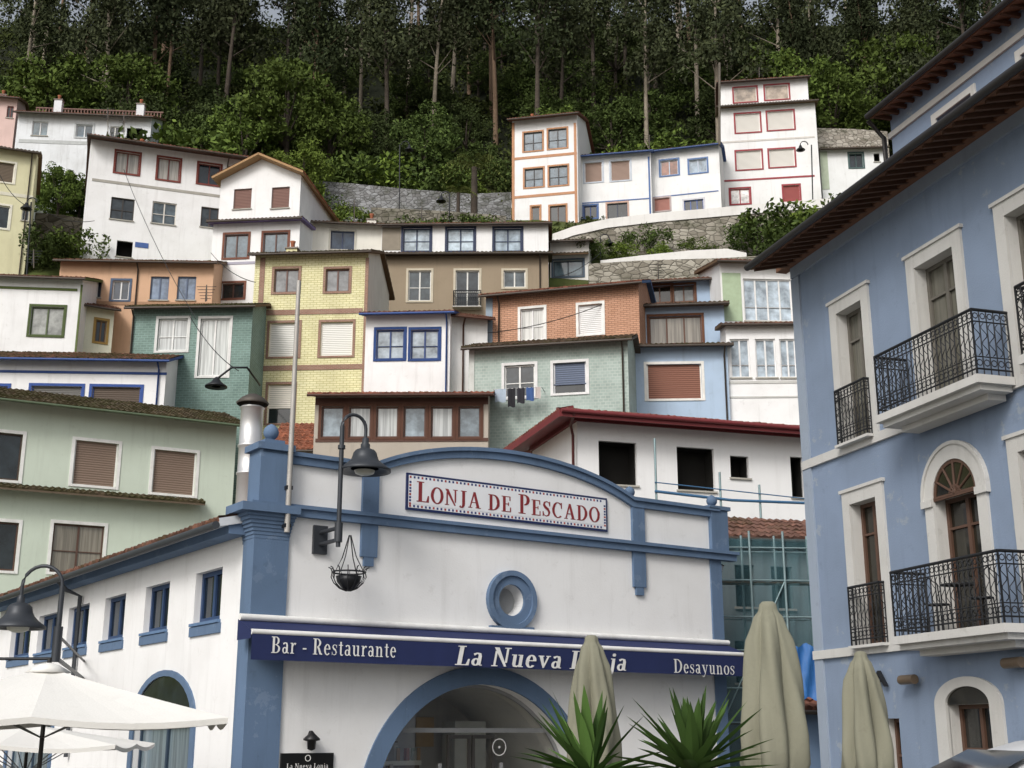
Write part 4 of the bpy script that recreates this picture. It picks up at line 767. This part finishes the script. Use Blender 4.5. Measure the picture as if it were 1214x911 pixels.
a,b=sc2.L(776,583),sc2.L(955,597); q.tube([(a[0],-.05,a[1]),((a[0]+b[0])/2,-.05,(a[1]+b[1])/2-.1),(b[0],-.05,b[1])],.05,flat('#3c6c94',.6),6); q.tube([(a[0],-.05,a[1]+.3),(b[0],-.05,b[1]+.15)],.02,flat('#3c6c94',.6),6); q.obj('pole',se2)
q=MB(); bpp=P(952,800,30); te=empty('tarpaulin',(bpp.x,bpp.y,P(950,830,30).z),0,(bpp.x,bpp.y,P(950,830,30).z)); tag(te,'crumpled bright blue tarpaulin hanging at the scaffold edge','tarpaulin')
q.grid([[(bpp.x-.35+.7*i/12,bpp.y+.05*math.sin(i*1.1+j*.6)+.04*math.sin(i*2.9-j*1.3),P(950,765+j*8,30).z+.05*math.sin(i)) for i in range(13)] for j in range(9)],flat('#2c70b8',.5),True); q.obj('sheet',te)
q=MB(); q.box(mpS,bpp.y-.02,bpp.y+.04,0,P(950,764,30).z+.02,bpp.x+.34,bpp.x+.4,PIP); q.obj('pole',te)
house('grey-blue side building beside the arched market door',930,838,985,840,31,'#6a86a8',[],rm=tile('#8a5a48',0),dep=1.2,roof='m',pitch=25,cat='building',ov=.3)
# ---------------- right blue building
g=Fr(957,600,25,math.radians(-73.3),0); ge=g.root('building'); tag(ge,'blue rendered corner building with stone surrounds and iron balconies','building')
BW=stucco('#788ba6',.4,'#98a0a6'); SN=stucco('#bdbcb8',.45); BT=stucco('#8a98aa',.4)
zU1=g.L(1012,362)[1]; zU0=g.L(1012,525)[1]; zM1=g.L(1031,592)[1]; zM0=g.L(1031,765)[1]
GL=12.
def sx(px,py): return g.L(px,py)[0]
u1=(sx(998,440),sx(1029,440)); u2=(sx(1092,385),sx(1140,385)); u3=(sx(1201,330),sx(1201,330)+1.05)
m1_=(sx(1015,680),sx(1047,680)); m2_=(sx(1113,640),sx(1166,640)); m3_=(sx(1203,600)+.25,sx(1203,600)+1.3)
gr=(sx(1126,860),sx(1178,860)); gz=g.L(1150,835)[1]; dd=(sx(1050,880),sx(1068,880))
holes=[(*u1,zU0,zU1),(*u2,zU0,zU1),(*u3,zU0,zU1),(*m1_,zM0,zM1),(*m2_,zM0,zM1-.35),(*m3_,zM0,zM1),(*gr,.0,gz),(*dd,0,g.L(1058,852)[1])]
u4=(u3[1]+1.2,u3[1]+2.25); holes+=[(*u4,zU0,zU1),(*u4,zM0,zM1)]
ov=1.0; zE=g.L(1000,236,-ov)[1]; soE=-g.L(889,318,-ov)[0]; tt=math.tan(math.radians(17)); zWT=zE+ov*tt-.1
q=MB(); wallholes(q,mpF,0,GL,0,zWT,holes,BW,.25,SN)
for a in (0,GL): q.poly([(a,0,0),(a,9,0),(a,9,zWT),(a,0,zWT)],BW)
q.poly([(0,9,0),(GL,9,0),(GL,9,zWT),(0,9,zWT)],BW); q.obj('wall',ge)
WD='#5c4234'
for i,hh in enumerate(holes[:3]+holes[3:6]+holes[8:]):
    o=window(ge,mpF,*hh,'g27',WD if i>=3 else '#6a665e',None,'#28261f' if i>=3 else 'c#6c6a60',.24,sill=None,nm='window',fw=.07)
    q=MB(); a0_,a1_,z0,z1=hh; sw=.24
    arch=(i==4)
    q.box(mpF,a0_-sw,a0_-.001,z0-.0,z1+(0 if arch else sw),-.05,.02,SN); q.box(mpF,a1_+.001,a1_+sw,z0-.0,z1+(0 if arch else sw),-.05,.02,SN)
    if not arch: q.box(mpF,a0_,a1_,z1+.001,z1+sw,-.047,.02,SN); q.box(mpF,a0_-sw-.05,a1_+sw+.05,z1+sw,z1+sw+.06,-.08,.02,SN)
    else:
        c_=(a0_+a1_)/2; r_=(a1_-a0_)/2; ring(q,c_,z1,r_,r_+sw,-.05,.02,SN,0,math.pi,20); ring(q,c_,z1,r_+sw,r_+sw+.06,-.08,.02,SN,0,math.pi,20)
        q.box(mpF,a0_-sw-.06,a0_-.0,z1-.12,z1,-.09,.02,SN); q.box(mpF,a1_,a1_+sw+.06,z1-.12,z1,-.09,.02,SN)
        q.poly([(c_+r_*math.cos(t),-.012,z1+r_*math.sin(t)) for t in np.linspace(0,math.pi,21)],glass('#28261f'))
        for t in np.linspace(0,math.pi,7): q.tube([(c_,-.02,z1),(c_+r_*math.cos(t),-.02,z1+r_*math.sin(t))],.022,flat(WD),5)
        ring(q,c_,z1,r_-.06,r_,-.03,.0,flat(WD),0,math.pi,20); ring(q,c_,z1,.12,.16,-.035,.0,flat(WD),0,math.pi,10); q.box(mpF,a0_,a1_,z1-.04,z1+.03,-.035,.02,flat(WD))
    q.obj('frame',o)
for hh in (holes[6],holes[7]):
    o=window(ge,mpF,*hh,'g26',WD,None,'#2a2a28',.25,sill=None,nm='door')
a0_,a1_,_,z1=holes[6]; c_=(a0_+a1_)/2; r_=(a1_-a0_)/2; q=MB(); 
for k_ in range(20):
    t0=math.pi*k_/20;t1=math.pi*(k_+1)/20
    q.grid([[(c_+R2*math.cos(t),yy,z1+R2*.5*math.sin(t)) for t in (t0,t1)] for R2,yy in ((r_,.02),(r_,-.05),(r_+.3,-.05),(r_+.3,.02))],SN)
q.box(mpF,a0_-.3,a0_,0,z1,-.05,.02,SN); q.box(mpF,a1_,a1_+.3,0,z1,-.05,.02,SN); q.poly([(c_+r_*math.cos(t),-.01,z1+r_*.5*math.sin(t)) for t in np.linspace(0,math.pi,21)],glass('#28261f')); q.obj('door_surround',ge)
for bx in ((-.03,GL,zM0-.16,zM0,-.07,.02,SN),(-.03,GL,zU0-.17,zU0,-.06,.02,SN),(-.03,.28,0,zWT-.36,-.04,.3,BT),(0,GL,zWT-.35,zWT-.12,-.06,.02,BT),(.28,a0_-.3,0,.6,-.03,.02,SN)):
    q=MB(); q.box(mpF,*bx); q.obj('trim',ge)
ws=flat('#7a5238',.75,0,.35,'wood'); ws2=flat('#5a3c2a',.8,0,.4,'wood'); q=MB()
slab(q,(-soE,-ov,zE),(GL+soE,0,0),(0,ov+1.3,(ov+1.3)*tt),tile('#8a5a48',.05),ws,th=.05)
for i in range(46):
    s_=-soE+.08+i*.27
    if s_>GL: break
    za,zb3=zE-.055,zE-.055+ov*tt; a,b,h1,h2=s_,s_+.07,.05,.13
    q.poly([(a,-ov+.05,za),(a,0,zb3),(a,0,zb3-h2),(a,-ov+.05,za-h1)],ws2); q.poly([(b,-ov+.05,za),(b,0,zb3),(b,0,zb3-h2),(b,-ov+.05,za-h1)],ws2)
    q.poly([(a,-ov+.05,za-h1),(b,-ov+.05,za-h1),(b,0,zb3-h2),(a,0,zb3-h2)],ws2); q.poly([(a,-ov+.05,za-h1),(b,-ov+.05,za-h1),(b,-ov+.05,za),(a,-ov+.05,za)],ws2)
q.box(mpF,-.3,GL,zWT-.12,zWT+.03,-.22,.02,ws)
gro=q.obj('roof',ge)
q=MB(); q.tube([(-soE,-ov-.07,zE-.01),(GL,-ov-.07,zE-.01)],.07,flat('#2c2a2a',.5),8); q.obj('gutter',gro)
sb=1.5; oa=.45; at0=g.L(1056,150,sb)[0]; zA=g.L(1110,74,sb-oa)[1]; sA0=g.L(1031,140,sb-oa)[0]
mpA=lambda a,z,d:(a,sb+d,z)
q=MB(); ah=[(at0+1.5,at0+2.6,zA-2.2,zA-.75),(at0+4,at0+5.1,zA-2.2,zA-.75)]; wallholes(q,mpA,at0,GL,zWT-.2,zA+.1,ah,BW,.2); q.poly([(at0,sb,zWT-.2),(at0,8,zWT-.2),(at0,8,zA+.1),(at0,sb,zA+.1)],BW); q.box(mpA,at0-.05,GL,zA-.45,zA-.33,-.05,.02,SN); q.obj('attic_wall',ge)
for hh in ah: window(ge,mpA,*hh,'g2',WD,SN,'#28261f',.2)
q=MB(); slab(q,(sA0,sb-oa,zA),(GL-sA0,0,0),(0,4,4*tt),tile('#8a5a48',.05),ws,th=.05); 
for i in range(44):
    s_=sA0+.05+i*.27
    if s_<GL: q.box(mpF,s_,s_+.07,zA-.05,zA+.03,sb-oa+.05,sb-.002,ws2)
q.obj('attic_roof',ge)
q=MB(); q.tube([(sA0,sb-oa-.07,zA-.01),(GL,sb-oa-.07,zA-.01)],.06,flat('#2c2a2a',.5),8); q.tube([(at0-.12,sb-oa,zA-.05),(at0-.12,sb-.1,zA-.4),(at0-.12,sb-.1,zWT)],.05,flat('#2c2a2a',.5),8); q.obj('gutter',gro)
def rail(q,pts,z0,h,step=.12,t2=mpF):
    for a,b in zip(pts[:-1],pts[1:]):
        a=Vector((a[0],a[1],0)); b=Vector((b[0],b[1],0)); n=max(1,round((b-a).length/step)); D_=(b-a).normalized()
        for z,r in ((z0+h,.026),(z0+h*.82,.012),(z0+.1,.015),(z0+h*.28,.01)): q.tube([(a.x,a.y,z),(b.x,b.y,z)],r,IR,6)
        for i in range(n+1):
            p=a+(b-a)*i/n; q.tube([(p.x,p.y,z0),(p.x,p.y,z0+h)],.011 if i%n else .018,IR,5)
            if i<n:
                c=a+(b-a)*(i+.5)/n
                for zc_,r_ in ((z0+h*.91,.045),(z0+h*.19,.05)):
                    q.tube([(c.x+D_.x*r_*math.cos(t),c.y+D_.y*r_*math.cos(t),zc_+r_*math.sin(t)) for t in np.linspace(0,2*math.pi,9)],.009,IR,4)
                q.tube([(c.x+D_.x*.05*math.sin(t*2),c.y+D_.y*.05*math.sin(t*2),z0+h*.3+h*.5*t/6.28) for t in np.linspace(0,6.28,13)],.008,IR,4)
def balcony(par,s0,s1,z,pr,slabm=True,mh=1.05):
    q=MB(); o=None
    if slabm:
        q.box(mpF,s0,s1,z-.13,z,-pr,-.07,SN); q.box(mpF,s0+.08,s1-.08,z-.22,z-.13,-pr+.1,-.07,SN); q.box(mpF,s0+.25,s1-.25,z-.32,z-.22,-pr+.35,-.07,SN)
    else: q.box(mpF,s0,s1,z-.05,z,-pr,-.07,SN)
    o=q.obj('balcony',par); k=MB(); x0,x1,y=s0+.05,s1-.05,-pr+.05
    rail(k,[(x0,-.05),(x0,y),(x1,y),(x1,-.05)],z,mh); k.obj('railing',o)
bu0=g.L(1037,455,-.7)[0]; bu1=g.L(1160,430,-.7)[0]; bm0=g.L(1056,710,-.7)[0]; bm1=g.L(1190,700,-.7)[0]; bu2=g.L(1207,400,-.7)[0]
balcony(ge,u1[0]-.12,u1[1]+.12,zU0,.2,False); balcony(ge,bu0,bu1,zU0,.75); balcony(ge,bu2,bu2+(bu1-bu0),zU0,.75)
balcony(ge,m1_[0]-.12,m1_[1]+.12,zM0,.2,False); balcony(ge,bm0,bm1,zM0,.75)
r=fO.rect(537,345,571,366); balcony(eO,r[0],r[1],r[2],.5,False,.95)
cc=lambda t:(t[0]+t[1])/2
for px_,py_ in ((1078,806),(1203,786)):
    s_,z_=g.L(px_,py_,-.15); we=g.root('wall_lamp',(s_,-.1,z_)); tag(we,'small cylindrical wall spotlight on the blue building','lamp','wall spotlights'); q=MB(); q.tube([(s_-.2,-.18,z_),(s_+.2,-.18,z_)],.08,flat('#6a5a48',.4),12); q.box(mpF,s_-.04,s_+.04,z_-.04,z_+.04,-.14,.0,IR); q.obj('housing',we)
s_,z_=g.L(1047,805); ls=g.root('sign',(s_,-.05,z_)); tag(ls,'dark metal capital letter fixed to the blue wall','sign'); textmesh('A',ls,s_-.24,s_+.24,z_-.14,z_+.14,-.05,IR,ext=.04,bold=.02,nm='letter')
s_=(bm0+bm1)/2; bt=g.root('bistro_table',(s_,-.42,zM0)); tag(bt,'small round iron bistro table on the lower balcony','table'); q=MB()
q.lathe([(.26,.7),(.26,.72),(.001,.725)],(s_,-.42,zM0),IR,20); q.tube([(s_,-.42,zM0),(s_,-.42,zM0+.7)],.02,IR,6); q.lathe([(.2,0),(.18,.03),(.02,.05)],(s_,-.42,zM0),IR,16); q.obj('table_top',bt)
for dx in (-.55,.55):
    x=s_+dx; ce=g.root('bistro_chair',(x,-.42,zM0)); tag(ce,'black iron bistro chair on the lower balcony','chair','bistro chairs'); q=MB(); q.lathe([(.18,.44),(.18,.46),(.001,.465)],(x,-.42,zM0),IR,16)
    for a in (-.15,.15):
        for b in (-.15,.15): q.tube([(x+a,-.42+b,zM0),(x+a*.8,-.42+b*.8,zM0+.44)],.011,IR,5)
    sg_=1 if dx>0 else -1; q.tube([(x+sg_*.16,-.57,zM0+.45),(x+sg_*.2,-.57,zM0+.8),(x+sg_*.21,-.42,zM0+.9),(x+sg_*.2,-.27,zM0+.8),(x+sg_*.16,-.27,zM0+.45)],.012,IR,5); q.obj('chair_frame',ce)
# ---------------- umbrellas
CV=stucco('#dcdad4',.15); OV=stucco('#7e7d69',.35)
def parasol(px,pyk,D,w,drop,label,yaw):
    k=P(px,pyk,D); e=empty('parasol',(k.x,k.y,0),yaw,(0,0,0)); tag(e,label,'parasol','open white parasols'); z=k.z; q=MB()
    cor=[(w*a,w*b) for a,b in ((-1,-1),(0,-1),(1,-1),(1,0),(1,1),(0,1),(-1,1),(-1,0))]
    for i in range(8):
        a=cor[i];b=cor[(i+1)%8]; rows=[]
        for j in range(9):
            t=.06+.94*j/8; r=[]
            for m in range(7):
                u=m/6; x=(a[0]*(1-u)+b[0]*u)*t; y=(a[1]*(1-u)+b[1]*u)*t; sag=.07*math.sin(math.pi*u)*t
                r.append((x,y,z-drop*t**.9-sag))
            rows.append(r)
        q.grid(rows,CV,False); q.grid([rows[-1],[(x*.995,y*.995,zz_-.07) for x,y,zz_ in rows[-1]]],CV,False)
    q.lathe([(.12,z-drop*.06-.05),(.3,z-drop*.11),(.12,z+.03),(.001,z+.06)],(0,0,0),CV,8); q.obj('canopy',e)
    q=MB(); q.tube([(0,0,.1),(0,0,z+.12)],.03,flat('#3c3c3c',.4,.5),10); q.lathe([(.35,0),(.35,.08),(.05,.12)],(0,0,0),flat('#5a5a58',.8),20)
    for c_ in cor: q.tube([(0,0,z-.15),(c_[0]*.96,c_[1]*.96,z-drop-.05)],.012,flat('#8a8a88',.4,.5),5); q.tube([(0,0,z-.9),(c_[0]*.45,c_[1]*.45,z-drop*.45-.12)],.01,flat('#8a8a88',.4,.5),5)
    q.obj('pole',e)
parasol(58,791,17,2.2,.66,'large white square parasol opened over the cafe terrace',.28)
parasol(35,858,24,1.95,.36,'white square parasol opened behind another one',.1)
def closed(px,pyt,D,label,wd=.3,yaw=0):
    k=P(px,pyt,D); e=empty('parasol',(k.x,k.y,0),yaw,(0,0,0)); tag(e,label,'parasol','closed olive parasols'); z=k.z; q=MB(); 
    ph=random.uniform(0,6); sd_=random.uniform(-1,1)
    def mod(t,zz):
        q_=min(1,abs(zz)/.35); f_=abs(math.sin(2.5*t+ph+.5*math.sin(zz*2.1+sd_)+zz*.4))**.7
        return 1+q_*(.5*f_-.3)+q_*.07*math.sin(9*t+zz*4+ph)+q_*.05*math.sin(4*t-zz*5)
    zp=[(.001,.0),(.05,-.005),(.075,-.03),(.08,-.07),(.09,-.1),(.12,-.14),(wd*.55,-.25)]+[(wd*(.58+.42*min(1,a/.9)**.8),-.25-a) for a in np.linspace(.1,1.15,10)]+[(wd*.85,-1.5),(wd*.8,-1.55),(wd*.95,-1.65),(wd*1.1,-1.85),(wd*1.12,-2.),(wd*.4,-2.0)]
    q.lathe(zp,(0,0,z),OV,120,mod); q.obj('canopy',e)
    q=MB(); q.tube([(0,0,.05),(0,0,z-.1)],.03,flat('#5c4a38',.5),10); q.lathe([(.35,0),(.35,.08),(.05,.12)],(0,0,0),flat('#5a5a58',.8),20); q.obj('pole',e)
closed(910,713,11.5,'closed olive green parasol tied around its pole',.26); closed(701,753,15,'closed olive green parasol tied before the market door',.26); closed(1020,772,16,'closed olive green parasol by the blue building',.27)
YL=leafmat('#466434',1.,'blade_leaves')
def yucca(px,py,D,s,n,label):
    c=P(px,py,D); e=empty('yucca_plant',(c.x,c.y,0),0,(c.x,c.y,0)); tag(e,label,'plant','spiky potted plants'); q=MB(); R=random.Random(px)
    for i in range(n):
        a=R.uniform(0,6.28); el=R.uniform(-.15,1.45); L=s*R.uniform(.75,1.1); w=.034*R.uniform(.8,1.3); h=Vector((math.cos(a),math.sin(a),0)); sd=Vector((-math.sin(a),math.cos(a),0)); rows=[]; dr=R.uniform(.02,.2)
        for j in range(7):
            t=j/6; p=c+h*(L*t*math.cos(el))+Vector((0,0,L*t*math.sin(el)-dr*L*t*t*math.cos(el))); ww=w*(1-t**2.6)*(.6+.8*min(1,t*3)) ; up=Vector((0,0,1))*ww*.35
            rows.append([p-sd*ww+up,p-up*.5,p+sd*ww+up])
        q.grid(rows,YL,False)
    q.obj('leaves',e); q=MB(); q.tube([(c.x,c.y,.5),(c.x,c.y,c.z+.05)],.06,TD,8); q.obj('trunk',e)
    q=MB(); q.lathe([(.001,.02),(.26,.02),(.34,.55),(.38,.58),(.38,.65),(.3,.65),(.29,.5),(.001,.5)],(c.x,c.y,0),flat('#8a4c34',.8),24); q.obj('pot',e)
yucca(700,925,10,.7,62,'spiky green yucca with sword leaves in a pot'); yucca(822,918,9.5,.68,66,'broad spiky green yucca in a terracotta pot')
# ---------------- car
def car():
    D=8.; x0=P(1085,900,D).x; e=empty('parked_car',(x0+1.35,D+.9,0),0,(0,0,0)); e.scale=(1,1,1.0); tag(e,'white parked car with dark glass and roof aerial','car')
    WP=flat('#dfe1e4',.25,0,.04,'car_paint'); GD=glass('#141a1e'); q=MB()
    low=[(-2.1,.35),(-2.15,.6),(-2.1,.85),(-1.9,.98),(-1.0,1.12),(1.9,1.1),(2.05,.9),(2.1,.6),(2.05,.35)]
    rows=[]
    for y,sc_ in ((-.86,.94),(-.9,.99),(-.9,1),(0,1.02),(.9,1),(.9,.99),(.86,.94)): rows.append([(x*(.98 if abs(y)<.88 else 1)*sc_,y,.35+(z-.35)*sc_) for x,z in low])
    q.grid(rows,WP,True); q.poly([(x,-.87,z) for x,z in low],WP); q.poly([(x,.87,z) for x,z in low],WP)
    q.poly([(-2.05,-.87,.35),(2.05,-.87,.35),(2.05,.87,.35),(-2.05,.87,.35)],IR); q.obj('body',e)
    q=MB(); ca=[(-1.15,1.1),(-.85,1.3),(-.5,1.47),(-.2,1.55),(.3,1.61),(1.,1.6),(1.5,1.52),(1.75,1.4),(1.95,1.1)]
    rows=[]
    for y,k_ in ((-.84,0),(-.76,.55),(-.68,.93),(-.5,1),(0,1.02),(.5,1),(.68,.93),(.76,.55),(.84,0)): rows.append([(x*(1-.03*k_),y,1.05+(z-1.05)*k_) for x,z in ca])
    q.grid(rows[2:7],WP,True); q.obj('roof',e); 
    for rr_ in (rows[:3],rows[6:]): q=MB(); q.grid(rr_,GD,True); q.obj('side_window',e)
    q=MB(); q.grid([[( -1.17,y,1.1),(-.86,y*.93,1.32),(-.5,y*.86,1.495)] for y in (-.72,-.4,0,.4,.72)],GD,True); q.obj('windscreen',e)
    for x in (-1.3,1.35):
        for y in (-.82,.82):
            wz=MB(); rows=[[(x+r*math.cos(t),y+yy,.32+r*math.sin(t)) for t in np.linspace(0,2*math.pi,25)[:-1]] for r,yy in ((.2,-.1),(.32,-.1),(.33,-.07),(.33,.07),(.32,.1),(.2,.1))]; wz.grid(rows,flat('#18181a',.8),True,True); wo=wz.obj('wheel',e)
            wz=MB(); s_=-.09 if y<0 else .09; wz.poly([(x+.2*math.cos(t),y+s_,.32+.2*math.sin(t)) for t in np.linspace(0,2*math.pi,25)[:-1]],flat('#9a9c9e',.3,.8)); wz.obj('rim',wo)
    for y in (-.65,.65):
        h_=MB(); h_.lathe([(.001,0),(.1,.02),(.12,.08),(.001,.1)],(-2.08,y,.68),flat('#c8ccd0',.1),12); h_.obj('headlight',e)
        m_=MB(); m_.lathe([(.001,-.07),(.09,-.05),(.11,0),(.08,.06),(.001,.07)],(-.75,y*1.45,1.12),WP,12); m_.obj('mirror',e)
    q=MB(); q.tube([(-.25,-.3,1.52),(.1,-.3,1.8)],.01,IR,6); q.obj('antenna',e)
car()
# ---------------- laundry, hillside lamps, cables
jy=-.7
a,b=fT.L(585,462,jy),fT.L(642,459,jy); le=fT.root('clothes_line',(a[0],jy,a[1])); tag(le,'clothes line with dark and blue laundry under the window','laundry'); q=MB(); zl2=(a[1]+b[1])/2; q.tube([(a[0],jy,zl2),(b[0],jy,zl2)],.012,flat('#d0d0d0',.6),4)
for s_ in (a[0],b[0]): q.tube([(s_,jy,zl2),(s_,0,zl2)],.015,IR,4)
q.obj('line',le)
for i,(xa,xb,hh,col) in enumerate([(587,600,.6,'#a8b8c8'),(602,611,.85,'#26262c'),(613,622,.7,'#2c2c34'),(624,633,.6,'#3c5c94'),(635,641,.5,'#c0b4b0')]):
    A=fT.L(xa,461,jy)[0];B=fT.L(xb,461,jy)[0]; q=MB(); q.grid([[(A+(B-A)*u/6,jy-.02+.03*math.sin(u*1.9+i),zl2-hh*t/4+ (.03*math.sin(u) if t==4 else 0)) for u in range(7)] for t in range(5)],flat(col,.9,0,.3,'cloth'),True); q.obj('garment',le)
def hill_lamp(px,pyb,pyt,D,sd):
    b=P(px,pyb,D);t_=P(px,pyt,D); b.z=min(b.z,T(D)); e=empty('street_lamp',b,0,tuple(b)); tag(e,'small black bell street lamp on the hillside path','street lamp','bell-shaped street lamps'); q=MB()
    q.tube([b,t_],.05,IR,6); R2=.3; q.tube(arc((b.x+sd*R2,b.y,t_.z),R2,math.pi if sd>0 else 0,0 if sd>0 else math.pi,8),.04,IR,6); q.obj('post',e)
    q=MB(); q.lathe([(.03,0),(.1,-.08),(.15,-.25),(.35,-.42),(.35,-.46),(.2,-.44)],(b.x+sd*2*R2,b.y,t_.z),IR,14); q.obj('lamp_shade',e)
hill_lamp(474,245,172,88,1); hill_lamp(533,262,232,80,-1); hill_lamp(962,232,172,90,-1); hill_lamp(712,308,283,78,1); hill_lamp(37,300,240,72,-1)
b=P(293,436,55.); e=empty('street_lamp',(b.x,b.y,b.z-1),0,(b.x,b.y,b.z-1)); tag(e,'black bell street lamp bracketed on the teal house','street lamp','bell-shaped street lamps'); q=MB(); q.tube([(b.x,b.y+3,b.z),(b.x,b.y,b.z),(b.x-.7,b.y,b.z),(b.x-1.3,b.y,b.z-.5)],.05,IR,6); q.obj('bracket',e); q=MB(); q.lathe([(.05,0),(.15,-.1),(.25,-.25),(.5,-.42),(.5,-.48),(.2,-.44)],(b.x-1.35,b.y,b.z-.45),IR,18); q.obj('lamp_shade',e)
def cable(a,b,sag,r=.02):
    A=P(*a);B=P(*b); q=MB(); q.tube([A.lerp(B,t)-Vector((0,0,4*sag*t*(1-t))) for t in np.linspace(0,1,14)],r,IR,4); o=q.obj('overhead_cable'); tag(o,'thin black overhead cable strung between houses','cable','overhead cables')
cable((129,150,84),(232,378,56),.8); cable((225,375,56),(283,440,54),.3); cable((44,245,70),(112,262,75),.4); cable((303,335,60),(250,300,68),.3); cable((0,208,70),(38,246,70),.4); cable((655,330,70),(712,300,76),.3); cable((578,395,56),(735,352,59),.3)
def pole(px,pb,pt,D,label,r=.06,ant=False):
    b=P(px,pb,D);t_=P(px,pt,D); e=empty('antenna' if ant else 'utility_pole',b,0,tuple(b)); tag(e,label,'antenna' if ant else 'pole','television aerials' if ant else None); q=MB(); q.tube([b,t_],r,flat('#6a6258',.8),6)
    if ant:
        for k_ in range(5): z=t_.z-.1-k_*.16; w_=.5-.06*k_; q.tube([(t_.x-w_,t_.y,z),(t_.x+w_,t_.y,z)],.015,IR,4)
        q.tube([(t_.x,t_.y,t_.z),(t_.x,t_.y,t_.z-.9)],.03,IR,4)
    q.obj('shaft',e)
pole(853,172,75,90,'thin wooden utility pole beside the crimson trimmed house',.1)
for px,pb,pt,D in ((128,160,128,80),(147,160,134,82),(420,262,238,77),(500,262,246,75),(640,300,272,73),(780,330,312,65),(40,318,296,64),(245,357,338,61),(770,178,160,94),(900,92,80,99)): pole(px,pb,pt,D,'thin television aerial standing on a house roof',.03,True)
